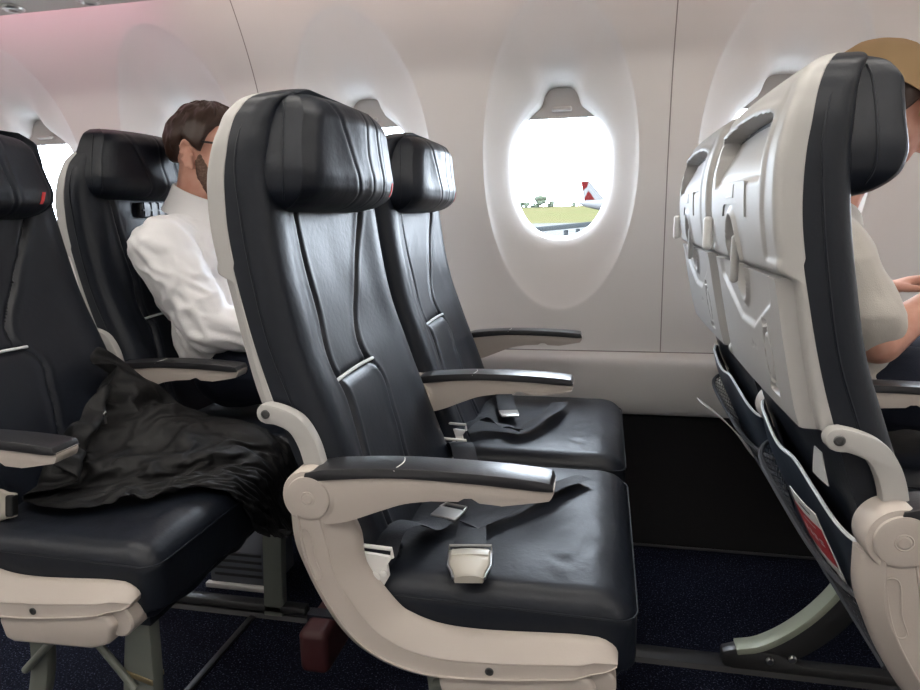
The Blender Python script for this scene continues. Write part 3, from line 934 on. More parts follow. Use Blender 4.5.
tag(mb.obj('wall_left_lower', M['kick']), kind='structure')
mb = MB(); mb.tube([(X0, 1.868, .004), (X1, 1.868, .004)], .004, 8)
tag(mb.obj('trim_6', M['track']), kind='structure')
# floor
YS = -1.33
mb = MB(); mb.box((X0, YS, -.03), (X1, 2.04, 0)); tag(mb.obj('floor', M['carpet']), kind='structure')
mb = MB(); mb.prism([(1.335, 0.), (1.340, .012), (1.352, .016), (1.378, .016), (1.390, .012), (1.395, 0.)], 0, 1)
tr = MB(); tr.grid([[(x, y, z) for y, z in [(1.335, 0.), (1.340, .010), (1.352, .013), (1.374, .013), (1.386, .010), (1.391, 0.)]] for x in np.linspace(X0, X1, 5)])
tag(tr.obj('trim_7', M['track']), kind='structure')
tr = MB(); tr.box((-.842, .87, 0), (-.826, 1.335, .006)); tag(tr.obj('trim_8', M['track'], bevel=.002), kind='structure')
# ceiling, starboard wall (behind the camera), end walls
cy0 = (2.03 + YS) / 2
ceil = [(1.78, 1.70), (1.74, 1.74), (1.60, 1.86), (1.30, 2.02), (1.00, 2.09), (cy0, 2.12), (-.30, 2.09), (-.60, 2.02), (-.90, 1.86), (-1.03, 1.74)]
mb = MB(); mb.grid([[(x, y, z) for y, z in cr(ceil, 4)] for x in np.linspace(X0, X1, 5)]); tag(mb.obj('ceiling', M['wall']), kind='structure')
# starboard wall, unseen; windows left out to weaken light from that side
mb = MB()
def SY(z): return 2 * cy0 - WY(z)
mb.grid([[(x, SY(z), z) for z in np.linspace(.4, ZHI, 24)] for x in np.linspace(X0, X1, 9)])
mb.grid([[(x, SY(.4), .4), (x, SY(.4) + .06, .2), (x, SY(.4) + .12, 0)] for x in (X0, X1)])
tag(mb.obj('wall_right', M['wall'], ang=28, merge=1e-4), kind='structure')
for nm, x in (('wall_rear', X0), ('wall_front', X1)):
    mb = MB(); mb.box((x - .01, SY(1) - .05, 0), (x + .01, 2.12, 2.14)); tag(mb.obj(nm, M['wall']), kind='structure')

# overhead bin edge with reading lights, upper left, and its pink light strip
tilt = .0
bin_ = thing('overhead_bin', 'grey underside of the overhead bin at the top left above the pink light', 'overhead bin', (-1.0, 1.5, 1.56))
prof = [(1.710, 1.566), (1.707, 1.552), (1.695, 1.548), (1.45, 1.575), (1.25, 1.60), (1.13, 1.66), (1.08, 1.76), (1.07, 1.90), (1.12, 2.02), (1.20, 2.045), (1.70, 1.70), (1.72, 1.60)]
mb = MB(); mb.grid([[(x, y, z) for y, z in prof] for x in np.linspace(X0 + .02, X1 - .02, 6)], closev=True, capstart=True, capend=True)
mb.obj('bin_body', M['bin'], bin_, off=(-1.0, 1.5, 1.56), ang=30)
for x in (-1.60, -1.36):
    mb = MB(); mb.cyl((x, 1.66, 1.5525), (0, 0, -1), .02, .01, 24, [(.030, -.004), (.030, .003), (.026, .007), (.022, .007), (.018, .001)])
    mb.obj('reading_light', M['steel'], bin_, off=(-1.0, 1.5, 1.56))
mb = MB(); mb.grid([[(x, y, z) for y, z in [(1.705, 1.5575), (1.690, 1.5582)]] for x in (X0 + .02, X1 - .02)])
M['pinksoft'] = mat('pinksoft', (.9, .7, .7), .5, emit=(1., .78, .70), estr=5.2)
for i, (xa, xb_) in enumerate(((X0 + .05, -1.275), (-1.215, .10), (.16, X1 - .05))):
    mb = MB(); mb.box((xa, 1.722, 1.585), (xb_, 1.742, 1.597))
    ls = mb.obj('light_strip', M['pink'] if i == 0 else M['pinksoft'])
    tag(ls, ['pink light strip behind the bin edge at the upper left', 'soft pinkish light strip above the wall over the uncovered oval window', 'soft pinkish light strip above the wall over the row ahead'][i], 'light strip', 'pink cove light strips')
# ceiling lamps along the aisle
for i, (y, z) in enumerate(((.95, 2.06), (cy0 - .6, 2.06))):
    mb = MB(); mb.box((X0 + .1, y - .06, z), (X1 - .1, y + .06, z + .012))
    o = mb.obj('ceiling_light', M['lamp'])
    tag(o, ['long white ceiling lamp above the bin on the window side of the aisle', 'long white ceiling lamp on the far side of the aisle'][i], 'ceiling light', 'ceiling lamps')

# ------------------------------------------------------------------ things: pocket leaflets, pouch, jacket
def sheet_thing(name, label, cat, P, m, th=.0012, group=None):
    """thin curved leaflet from a grid of points"""
    mb = MB(); P = [[Vector(q) for q in r] for r in P]
    n = (P[0][-1] - P[0][0]).cross(P[-1][0] - P[0][0]).normalized() * th
    B = [[q + n for q in r] for r in P]
    mb.grid(P); mb.grid(B)
    e = P[0] + [r[-1] for r in P[1:-1]] + P[-1][::-1] + [r[0] for r in P[-2:0:-1]]
    e2 = B[0] + [r[-1] for r in B[1:-1]] + B[-1][::-1] + [r[0] for r in B[-2:0:-1]]
    mb.grid([e, e2], closev=True)
    c = P[len(P) // 2][len(P[0]) // 2]
    root = thing(name, label, cat, P[-1][0], group)
    mb.obj('sheet', m, root, off=P[-1][0], merge=1e-6)
    return root, P, n
def on_sheet(root, P, n, u0, u1, v0, v1, name, m, rise=.0006):
    """a printed block lying on the sheet: u across columns, v down rows (0..1)"""
    rise += .0014
    R, Cn = len(P) - 1, len(P[0]) - 1
    def pt(u, v):
        i = min(int(v * R), R - 1); j = min(int(u * Cn), Cn - 1); a = v * R - i; b = u * Cn - j
        return (P[i][j] * (1 - a) * (1 - b) + P[i + 1][j] * a * (1 - b) + P[i][j + 1] * (1 - a) * b + P[i + 1][j + 1] * a * b) - n.normalized() * rise
    G = [[pt(u0 + (u1 - u0) * q / 4, v0 + (v1 - v0) * k / 8) for q in range(5)] for k in range(9)]
    mb = MB(); mb.grid(G)
    return mb.obj(name, m, root, off=root.location, merge=1e-7, fixn=False)

def pocket_pt(ox, oy, t, s, b):
    x, z = pocket_surf(t, s, b); return (ox + x, oy + t, z)
# red and white leaflet in the net of the row-ahead aisle seat
P = []
for k in range(13):
    s = .42 + .40 * k / 12
    row = []
    for j in range(5):
        t = -.158 + .095 * j / 4
        x, y, z = pocket_pt(XFR, YA, t - .012 * (k / 12), s, .036)
        row.append((x - .005, y, z))
    P.append(row)
r_, P, n = sheet_thing('safety_leaflet', 'red and white leaflet tucked in the net pocket of the aisle seat ahead', 'leaflet', P, M['paper'])
nn = n
sgn = 1 if n.x < 0 else -1
nn = n * -sgn
on_sheet(r_, P, nn, 0, 1, .17, .60, 'red_field', M['paperred'])
for a, b in ((.36, .385), (.40, .43)):
    for u in (.15, .34, .52, .70): on_sheet(r_, P, nn, u, u + .12, a, b, 'print', M['paper'], .0010)
on_sheet(r_, P, nn, .2, .62, .22, .235, 'print', M['paper'], .001)
on_sheet(r_, P, nn, .2, .62, .06, .08, 'print', M['equip'], .001)
for u in (.16, .52):
    on_sheet(r_, P, nn, u, u + .26, .70, .79, 'print', M['black'], .001)
on_sheet(r_, P, nn, .16, .8, .82, .86, 'print', M['black'], .001)
# plain white sheet behind the leather hem
P = [[(XFR - .462 - .004 * k + .012 * k, YA - .155 + .09 * j / 3 - .03 * k, .668 - .045 * k - .02 * j / 3) for j in range(4)] for k in range(3)]
P = []
for k in range(4):
    P.append([pocket_pt(XFR, YA, -.185 + .050 * j / 3 * (.5 + .17 * k), .10 + .15 * k / 3, .018) for j in range(4)])
sheet_thing('paper_sheet', 'plain white paper corner showing behind the leather pocket of the aisle seat ahead', 'paper', P, M['paper'])
# leaflet sticking out of the pocket of the row-ahead wall seat
P = []
for k in range(9):
    q = k / 8; row = []
    for j in range(4):
        t = -.150 + .075 * j / 3
        x, y, z = pocket_pt(XFR, YW, t, .50 + .32 * q, .055)
        row.append((x - .010 - .050 * (1 - q) ** 2.2 , y, z + .012 * (1 - q)))
    P.append(row)
r2, P2, n2 = sheet_thing('magazine', 'white magazine with a red patch leaning out of the pocket of the wall seat ahead', 'magazine', P, M['paper'])
nn2 = n2 if n2.x > 0 else n2 * -1
on_sheet(r2, P2, nn2, .1, .9, .22, .36, 'red_patch', M['paperred'])
# red life vest pouch under the middle aisle seat
po = thing('life_vest_pouch', 'dark red life vest pouch hanging under the middle row aisle seat', 'pouch', (-.50, 1.04, .195))
mb = MB(); mb.rbox((0, 0, 0), (.028, .060, .042), .014, 5, None, (2, 4, 3)); mb.obj('pouch_body', M['pouch'], po, merge=1e-6)
mb = MB(); mb.box((-.0295, -.012, -.04), (-.026, .012, .045)); mb.box((-.0295, -.012, .040), (.20, .012, .046)); mb.obj('strap', M['webbing'], po)
# grey ribbed electronics box at the foot of the wall seat
eb = thing('equipment_box', 'small grey ribbed box on the floor below the man in the white shirt', 'equipment box', (-.93, 1.50, 0))
mb = MB(); mb.box((-.09, -.05, .006), (.09, .08, .105)); mb.obj('box_body', M['grilleM'], eb, bevel=.004)
mb = MB()
for z in (.035, .055, .075, .095): mb.box((-.075, -.0525, z), (.065, -.048, z + .007))
mb.obj('rib', M['track'], eb)
mb = MB(); mb.box((-.10, -.062, 0), (.10, -.046, .014)); mb.obj('foot_rail', M['white'], eb, bevel=.002)

def settle_jacket(off):
    """lay an oversized cloth over the seat and let it fall into folds; returns the settled mesh"""
    X = XR
    def temp(name, mb):
        o = link_mesh(name, mb.mesh(name, ang=50), None)
        o.modifiers.new('c', 'COLLISION'); o.collision.thickness_outer = .004; o.collision.cloth_friction = 45; o.collision.damping = .6
        return o
    zc = .472 + ZR
    mb = MB()
    prof = [(X - .62, 1.05), (X - .475, 1.05), (X - .44, .90), (X - .40, .74), (X - .34, .59), (X - .300, zc), (X + .02, zc), (X + .045, zc - .012), (X + .058, zc - .04), (X + .058, .20), (X - .62, .20)]
    n = len(prof)
    for i in range(n - 1):
        (x0, z0), (x1, z1) = prof[i], prof[i + 1]; k = 6
        mb.grid([[(x0 + (x1 - x0) * q / k, y, z0 + (z1 - z0) * q / k) for q in range(k + 1)] for y in np.linspace(.70, 1.50, 20)])
    t1 = temp('t1', mb)
    mb = MB()   # bunched layers underneath
    ellipsoid(mb, (X - .25, 1.20, zc + .01), (.16, .12, .075)); ellipsoid(mb, (X - .10, 1.24, zc), (.13, .07, .055))
    ellipsoid(mb, (X - .33, 1.08, zc + .02), (.10, .10, .080)); ellipsoid(mb, (X - .36, 1.22, zc + .08), (.06, .10, .11))
    limb(mb, [(X - .28, 1.00, zc + .01), (X - .12, 1.06, zc + .01), (X - .01, 1.16, zc + .005)], [.030, .026, .024])
    t2 = temp('t2', mb)
    mb = MB(); mb.box((X - .42, 1.315, .40), (X - .04, 1.37, .655)); t3 = temp('t3', mb)
    nx, ny = 62, 50; P = []
    for i in range(nx + 1):
        u = i / nx; x = X - .395 + .465 * u
        y0 = float(np.interp(x - X, [-.385, -.33, -.25, -.15, -.07, .02, .13], [.965, .960, .955, .970, 1.04, 1.09, 1.12]))
        row = []
        for j in range(ny + 1):
            v = j / ny; y = y0 + (1.302 - y0) * v
            z = max(zc + .105, zc + .20 - (x - X + .385) * 1.6) + .036 * noise.noise(Vector((x * 8, y * 8, 1.))) + .026 * noise.noise(Vector((x * 17, y * 15, 5.)))
            row.append((x, y, z))
        P.append(row)
    mb = MB(); mb.grid(P)
    o = link_mesh('cl', mb.mesh('cl', merge=0), None)
    c = o.modifiers.new('cloth', 'CLOTH'); st = c.settings
    st.quality = 5; st.mass = .30; st.tension_stiffness = 14; st.compression_stiffness = 14; st.shear_stiffness = 8; st.bending_stiffness = 2.0
    st.shrink_min = -.33; st.shrink_max = -.33; st.air_damping = 1.5
    c.collision_settings.distance_min = .004; c.collision_settings.use_self_collision = True; c.collision_settings.self_distance_min = .004; c.collision_settings.collision_quality = 2; c.collision_settings.self_friction = 8
    c.point_cache.frame_start = 1; c.point_cache.frame_end = 60
    for f in range(1, 37): SC.frame_set(f)
    dg = bpy.context.evaluated_depsgraph_get()
    me = bpy.data.meshes.new_from_object(o.evaluated_get(dg))
    co = np.empty(len(me.vertices) * 3); me.vertices.foreach_get('co', co)
    for q in (o, t1, t2, t3): bpy.data.objects.remove(q)
    SC.frame_set(1)
    q = bpy.data.objects.new('tmp', me); COL.objects.link(q)
    m_ = q.modifiers.new('s', 'SMOOTH'); m_.iterations = 1; m_.factor = .4
    m_ = q.modifiers.new('d', 'SOLIDIFY'); m_.thickness = .003; m_.offset = 1
    m_ = q.modifiers.new('b', 'SUBSURF'); m_.levels = 2; m_.render_levels = 2
    dg = bpy.context.evaluated_depsgraph_get(); dg.update()
    out = bpy.data.meshes.new_from_object(q.evaluated_get(dg)); bpy.data.objects.remove(q)
    out.transform(Matrix.Translation(-Vector(off))); out.materials.clear(); out.name = 'jacket_body'; finish(out, 80)
    return out
jk_o = (-.95, 1.12, .47)
jk = thing('jacket', 'crumpled black jacket heaped on the left aisle seat and over its front edge', 'jacket', jk_o)
link_mesh('jacket_body', settle_jacket(jk_o), M['jacket'], jk)
mb = MB(); mb.box((-.0025, -.003, -.008), (.0025, .003, .008)); mb.tube([(0, 0, .008), (.003, -.003, .014), (.006, 0, .018)], .0018, 6)
zp = mb.obj('zip_pull', M['steel'], jk); zp.location = (-.02, -.03, .11)
# ------------------------------------------------------------------ people
def hand(mb, w, d, up, side, curl=.5, s=1.):
    """palm and five fingers as one chain set: w wrist, d along the hand, up back of hand, side towards the thumb"""
    w = Vector(w); d = Vector(d).normalized(); side = Vector(side); side = (side - d * side.dot(d)).normalized(); up = side.cross(d) if Vector(up).dot(side.cross(d)) > 0 else -side.cross(d)
    pc = w + d * .045 * s
    R = Matrix((d, side, up)).transposed()
    ellipsoid(mb, pc, (.050 * s, .041 * s, .016 * s), R, 12)
    for k, (o, L) in enumerate(((.028, .072), (.010, .080), (-.009, .074), (-.027, .058))):
        p = w + d * .080 * s + side * o * s; a = 0; pts = [w + d * .05 * s + side * o * .8 * s, p]
        for q in (.45, .31, .24):
            a += curl * (.9 if q > .4 else .7)
            p = p + (d * math.cos(a) - up * math.sin(a)) * L * q * s + side * o * .04; pts.append(p)
        limb(mb, pts, [.009 * s, .0092 * s, .0085 * s, .0078 * s, .0068 * s], 10)
    p = w + d * .022 * s + side * .030 * s; pts = [w + d * .010 * s + side * .012 * s, p]
    for q, k in ((.034, .6), (.028, .9)):
        p = p + (d * k + side * (1.1 - k) - up * .35).normalized() * q * s; pts.append(p)
    limb(mb, pts, [.012 * s, .0125 * s, .0105 * s, .008 * s], 10)
def face_R(yaw, pitch, roll=0):
    """head frame: x forward, y left, z up"""
    return Matrix.Rotation(yaw, 3, 'Z') @ Matrix.Rotation(pitch, 3, 'Y') @ Matrix.Rotation(roll, 3, 'X')
def head(mb, c, R, s=1.):
    c = Vector(c)
    def E(p, r, rot=None): ellipsoid(mb, c + R @ (Vector(p) * s), [q * s for q in r], R @ rot if rot else R, 18)
    E((-.012, 0, .030), (.096, .076, .088)); E((.030, 0, .000), (.062, .066, .080)); E((.028, 0, -.050), (.056, .055, .058))
    E((.060, 0, -.088), (.026, .030, .024)); E((.066, 0, -.035), (.030, .040, .040)); E((.078, 0, .038), (.018, .052, .020))
    # nose
    limb(mb, [c + R @ Vector((.086, 0, .022)) * s, c + R @ Vector((.108, 0, -.018)) * s], [.009 * s, .013 * s], 10)
    for q in (-1, 1): E((.097, q * .012, -.022), (.011, .008, .008))
    # lips
    E((.087, 0, -.050), (.010, .024, .006)); E((.085, 0, -.060), (.010, .020, .007))
    for q in (-1, 1):
        # ear: rim and lobe
        for a in range(9):
            th = -.9 + a * .5
            ellipsoid(mb, c + R @ Vector((-.016 - .006 * math.sin(th) + .019 * math.cos(th + PI) * .9, q * (.083 + .006 * (a / 8)), -.002 + .033 * math.sin(th))) * s, (.0062, .0062, .0062), R, 6)
        E((-.014, q * .076, -.004), (.014, .006, .024)); E((-.008, q * .076, -.030), (.008, .006, .009))
    return mb
def hair_cap(c, R, rad, lim, th, seed, ridge=.004):
    """hair: shell over the skull, lim(phi) gives how far down it reaches (radians from the crown); phi 0 = face"""
    mb = MB(); c = Vector(c); n = 96; m = 34; rows = []; inn = []
    for i in range(m + 1):
        ro, ri = [], []
        for k in range(n):
            ph = 2 * PI * k / n; L = lim(ph); a = L * i / m + .001
            d = Vector((math.sin(a) * math.cos(ph), math.sin(a) * math.sin(ph), math.cos(a)))
            e = min(1, (1 - i / m) / .10)
            q = th * (.15 + .85 * math.sqrt(e)) * (1 + .20 * noise.noise(d * 3 + Vector((seed, 0, 0))))
            strand = ridge * (noise.noise(Vector((ph * 16, a * 3.2, seed))) + .6 * noise.noise(Vector((ph * 34, a * 5, seed + 5)))) * e
            p = Vector((d.x * rad[0], d.y * rad[1], d.z * rad[2]))
            ro.append(c + R @ (p + d * (q + strand))); ri.append(c + R @ (p * .96))
        rows.append(ro); inn.append(ri)
    mb.grid(rows, closev=True, capstart=True); mb.grid([rows[-1], inn[-1]], closev=True); mb.grid(inn[::-1], closev=True)
    return mb
def folds(seed, amp, sc=14):
    def f(c, n):
        v = Vector(c)
        w = v + Vector((noise.noise(v * 6 + Vector((seed, 0, 0))), noise.noise(v * 6 + Vector((0, seed, 0))), noise.noise(v * 6))) * .05
        a = noise.noise(Vector((w.x * sc * .7 + w.z * sc, w.y * sc * .6, w.z * sc * .5 - w.x * sc * .6 + seed)))
        b = noise.noise(Vector((w.x * sc * 1.8 + w.z * sc * 2.2, w.y * sc, w.z * sc * 1.2 - w.x * sc + seed)))
        return amp * ((1 - abs(a) * 2.2) * .8 + .35 * b)
    return f

# --- man in a white shirt, rear row wall seat
o1 = (-1.02, 1.60, .46)
p1 = thing('person', 'man in a white shirt and dark glasses seated behind the middle row', 'person', o1)
hc = Vector((-.996, 1.60, 1.128)); R1 = face_R(0., .16)
mb = MB(); head(mb, hc, R1)
limb(mb, [(-1.060, 1.60, .95), (-1.045, 1.60, 1.03), (-1.026, 1.60, 1.09)], [.062, .058, .060])
ellipsoid(mb, (-1.03, 1.60, .83), (.105, .165, .16)); ellipsoid(mb, (-.985, 1.60, .66), (.098, .155, .15)); ellipsoid(mb, (-.945, 1.60, .585), (.115, .165, .09))
ARM1 = [(-1.045, 1.425, .905), (-.935, 1.425, .712), (-.740, 1.510, .690)]
ARM1b = [(-1.045, 1.765, .905), (-.935, 1.775, .705), (-.740, 1.690, .675)]
for a in (ARM1, ARM1b): limb(mb, a, [.055, .042, .027])
hand(mb, (-.735, 1.502, .672), (1, .25, .02), (0, 0, 1), (0, 1, 0), .35); hand(mb, (-.735, 1.688, .675), (1, -.25, .02), (0, 0, 1), (0, -1, 0), .35)
for y in (1.51, 1.69): limb(mb, [(-.95, y, .580), (-.62, y, .580), (-.60, y, .13), (-.52, y, .06)], [.075, .055, .042, .035])
link_mesh('body', remeshed('body', mb, .0050, 3, o1), M['skin'], p1)
mb = MB()
ellipsoid(mb, (-1.035, 1.60, .835), (.118, .190, .165)); ellipsoid(mb, (-.986, 1.60, .69), (.112, .190, .17)); ellipsoid(mb, (-.945, 1.60, .60), (.118, .175, .085))
limb(mb, [(-1.045, 1.43, .903), (-1.05, 1.60, .930), (-1.045, 1.77, .903)], [.074, .062, .074])
for a in (ARM1, ARM1b):
    limb(mb, a[:2] + [tuple(np.array(a[1]) * .12 + np.array(a[2]) * .88)], [.072, .060, .044])
link_mesh('shirt', remeshed('shirt', mb, .0055, 6, o1, folds(3., .008, 24)), M['shirt'], p1)
# collar with folded leaf
mb = MB(); P = []
def colr(a, r, z):  # ring around the tilted neck
    q = Vector((-1.056, 1.60, 1.0)) + Vector((.30, 0, 1)).normalized() * 0
    return (-1.030 + r * 1.05 * math.cos(a) , 1.60 + r * math.sin(a), z - .030 * math.cos(a))
for r, z in ((.064, .985), (.0655, 1.015), (.068, 1.038), (.0725, 1.036), (.085, 1.008), (.104, .976)):
    P.append([colr(a, r * (1 + (.22 if z < .99 and r > .08 else 0) * max(0, math.cos(a)) ** 3), z - (.020 * max(0, math.cos(a)) ** 4 if r > .085 else 0)) for a in np.linspace(.14, 2 * PI - .14, 60)])
mb.grid(P); mb.grid([[tuple(Vector(q) + Vector((0, 0, -.0025))) for q in r] for r in P])
mb.obj('collar', M['shirt'], p1, off=o1, ang=60, merge=0)
mb = MB()
for y in (1.51, 1.69): limb(mb, [(-.94, y, .585), (-.62, y, .585), (-.60, y, .10)], [.092, .070, .058])
ellipsoid(mb, (-.930, 1.60, .575), (.125, .175, .082)); link_mesh('trousers', remeshed('trousers', mb, .009, 4, o1, folds(9., .006)), M['trousers'], p1)
mb = MB()
for y in (1.51, 1.69):
    limb(mb, [(-.61, y, .045), (-.50, y, .042), (-.42, y, .035)], [.042, .044, .032])
link_mesh('shoes', remeshed('shoes', mb, .008, 4, o1), M['black'], p1)
def lim1(ph):
    c = math.cos(ph)     # 1 = face, -1 = nape
    ap = abs(((ph + PI) % (2 * PI)) - PI)
    return float(np.interp(ap, [0, .5, .9, 1.15, 1.32, 1.45, 1.75, 2.0, 2.4, PI], [.86, .90, 1.02, 1.30, 1.82, 1.72, 1.52, 1.90, 2.18, 2.25]))
hair_cap(hc + R1 @ Vector((-.012, 0, .030)), R1, (.098, .078, .090), lim1, .015, 1.7, .006).obj('hair', M['hair'], p1, off=o1, ang=60, merge=1e-6)
# beard over jaw and chin
def beardpatch(c, R, m, parent, o):
    mb = MB()
    for (p, r) in (((.030, 0, -.056), (.058, .0575, .054)), ((.062, 0, -.088), (.029, .034, .026)), ((.012, .048, -.030), (.026, .018, .040)), ((.012, -.048, -.030), (.026, .018, .040)), ((.004, .060, -.008), (.013, .012, .034)), ((.004, -.060, -.008), (.013, .012, .034))):
        ellipsoid(mb, Vector(c) + R @ Vector(p), r, R, 14)
    return link_mesh('beard', remeshed('beard', mb, .004, 3, o, lambda c, n: .0022 * noise.noise(Vector(c) * 160)), m, parent)
beardpatch(hc, R1, M['beard'], p1, o1)
def glasses(c, R, parent, o, m):
    mb = MB(); c = Vector(c)
    for q in (-1, 1):
        loop = [c + R @ Vector((.104 - .010 * (abs(y_) / .06), y_, z_)) for y_, z_ in [(q * .012, .018), (q * .012, .036), (q * .036, .040), (q * .060, .036), (q * .060, .014), (q * .036, .004)]]
        mb.tube(cr([tuple(v) for v in loop], 4, True), .0024, 8, closed=True)
        mb.tube([c + R @ Vector((.096, q * .061, .034)), c + R @ Vector((.060, q * .080, .034)), c + R @ Vector((.008, q * .085, .034)), c + R @ Vector((-.012, q * .087, .032))], [.0026, .0026, .0026, .002], 8)
    mb.tube([c + R @ Vector((.104, -.012, .030)), c + R @ Vector((.107, 0, .032)), c + R @ Vector((.104, .012, .030))], .0022, 8)
    return mb.obj('glasses', m, parent, off=o)
glasses(hc, R1, p1, o1, M['black'])
def eyes(c, R, parent, o):
    for q in (-1, 1):
        mb = MB(); ellipsoid(mb, Vector(c) + R @ Vector((.078, q * .031, .020)), (.0115, .0125, .0105), R, 10)
        e = mb.obj('eye', M['white'], parent, off=o)
        mb = MB(); ellipsoid(mb, Vector(c) + R @ Vector((.0865, q * .031, .020)), (.0045, .0055, .0055), R, 8); mb.obj('iris', M['hair'], e, off=o)
eyes(hc, R1, p1, o1)

# --- person in a tan cap, row ahead, leaning forward
o2 = (.42, 1.60, .46)
p2 = thing('person', 'person in a tan cap and grey T-shirt leaning forward in the row ahead', 'person', o2)
h2 = Vector((.556, 1.60, 1.150)); R2 = face_R(0., .48)
mb = MB(); head(mb, h2, R2)
limb(mb, [(.445, 1.60, .90), (.490, 1.60, 1.01), (.530, 1.60, 1.08)], [.060, .052, .054])
ellipsoid(mb, (.42, 1.60, .80), (.095, .165, .16), face_R(0, .25)); ellipsoid(mb, (.475, 1.60, .66), (.100, .160, .15)); ellipsoid(mb, (.515, 1.60, .585), (.115, .165, .09))
B1 = [(.430, 1.440, .880), (.530, 1.420, .705), (.640, 1.480, .775)]; B2 = [(.430, 1.760, .880), (.530, 1.780, .705), (.640, 1.720, .775)]
for a in (B1, B2): limb(mb, a, [.055, .044, .028])
hand(mb, B1[2], (1, .35, .35), (0, 0, 1), (0, 1, .3), .6); hand(mb, B2[2], (1, -.35, .35), (0, 0, 1), (0, -1, .3), .6)
for y in (1.51, 1.69): limb(mb, [(.52, y, .580), (.885, y, .585), (.895, y, .13), (.96, y, .06)], [.075, .055, .042, .035])
link_mesh('body', remeshed('body', mb, .0050, 3, o2), M['skin'], p2)
mb = MB()
ellipsoid(mb, (.430, 1.60, .81), (.102, .180, .160), face_R(0, .25)); ellipsoid(mb, (.500, 1.60, .68), (.112, .178, .16)); ellipsoid(mb, (.525, 1.60, .60), (.120, .180, .085))
limb(mb, [(.430, 1.45, .880), (.450, 1.60, .920), (.430, 1.75, .880)], [.070, .070, .070])
ellipsoid(mb, (.462, 1.60, .945), (.074, .090, .050), face_R(0, .4))
for a in (B1, B2): limb(mb, [a[0], tuple(np.array(a[0]) * .22 + np.array(a[1]) * .78)], [.072, .062])
link_mesh('shirt', remeshed('shirt', mb, .0055, 6, o2, folds(13., .009, 11)), M['tshirt'], p2)
mb = MB()
for y in (1.51, 1.69): limb(mb, [(.53, y, .590), (.885, y, .590), (.895, y, .10)], [.092, .070, .058])
ellipsoid(mb, (.535, 1.60, .578), (.125, .175, .082)); link_mesh('trousers', remeshed('trousers', mb, .009, 4, o2, folds(19., .006)), M['trousers'], p2)
mb = MB()
for y in (1.51, 1.69): limb(mb, [(.885, y, .045), (.98, y, .042), (1.06, y, .035)], [.042, .044, .032])
link_mesh('shoes', remeshed('shoes', mb, .008, 4, o2), M['black'], p2)
def lim2(ph):
    ap = abs(((ph + PI) % (2 * PI)) - PI)
    return float(np.interp(ap, [0, .9, 1.15, 1.32, 1.45, 1.75, 2.0, 2.4, PI], [.9, 1.1, 1.45, 1.95, 1.65, 1.6, 1.9, 2.2, 2.3]))
hair_cap(h2 + R2 @ Vector((-.012, 0, .030)), R2, (.097, .077, .089), lim2, .008, 4.2, .003).obj('hair', M['hair'], p2, off=o2, ang=60, merge=1e-6)
eyes(h2, R2, p2, o2)
# baseball cap: six-panel crown, button, curved brim
def cap_mesh(c, R):
    mb = MB(); c = Vector(c); rows = []; n = 72; m = 24
    for i in range(m + 1):
        row = []
        for k in range(n):
            ph = 2 * PI * k / n; L = 1.55 + .06 * math.cos(2 * ph); a = L * i / m + .001
            d = Vector((math.sin(a) * math.cos(ph), math.sin(a) * math.sin(ph), math.cos(a)))
            g = .0022 * math.exp(-((((ph / (PI / 3)) % 1) - .5) * 2 / .12 - 0) ** 2 * 0 - (min((ph / (PI / 3)) % 1, 1 - (ph / (PI / 3)) % 1) / .03) ** 2)
            q = 1 + .02 * noise.noise(d * 4)
            row.append(c + R @ Vector((d.x * (.121 * q - g), d.y * (.092 * q - g), d.z * (.104 * q - g))))
        rows.append(row)
    mb.grid(rows, closev=True, capstart=True)
    mb.grid([[(v + (c - v) * .035) for v in r] for r in rows[::-1]], closev=True)
    mb.grid([rows[-1], [(v + (c - v) * .035) for v in rows[-1]]], closev=True)
    ellipsoid(mb, c + R @ Vector((0, 0, .105)), (.008, .008, .004), R, 8)
    return mb
def brim_mesh(c, R):
    mb = MB(); c = Vector(c); T = []; B = []
    for i in range(13):
        q = i / 12; rt = []; rb = []
        for k in range(25):
            a = -1.15 + 2.3 * k / 24
            r = .108 + (.075 * math.cos(a * 1.1) ** .7 if math.cos(a * 1.1) > 0 else 0) * q
            p = Vector((r * math.cos(a) * 1.0, .088 * math.sin(a) * (1 + .05 * q) / math.sin(1.15) * .95, .012 - .020 * q - .028 * (math.sin(a)) ** 2 * q))
            rt.append(c + R @ p); rb.append(c + R @ (p - Vector((0, 0, .003))))
        T.append(rt); B.append(rb)
    mb.grid(T); mb.grid(B[::-1]); e = T[0] + [r[-1] for r in T[1:-1]] + T[-1][::-1] + [r[0] for r in T[-2:0:-1]]
    e2 = B[0] + [r[-1] for r in B[1:-1]] + B[-1][::-1] + [r[0] for r in B[-2:0:-1]]; mb.grid([e, e2], closev=True)
    return mb
cc = h2 + R2 @ Vector((-.018, 0, .042))
cp = cap_mesh(cc, R2).obj('cap', M['cap'], p2, off=o2, ang=60, merge=1e-6)
brim_mesh(cc, R2).obj('brim', M['cap'], cp, off=o2, ang=60, merge=1e-6)

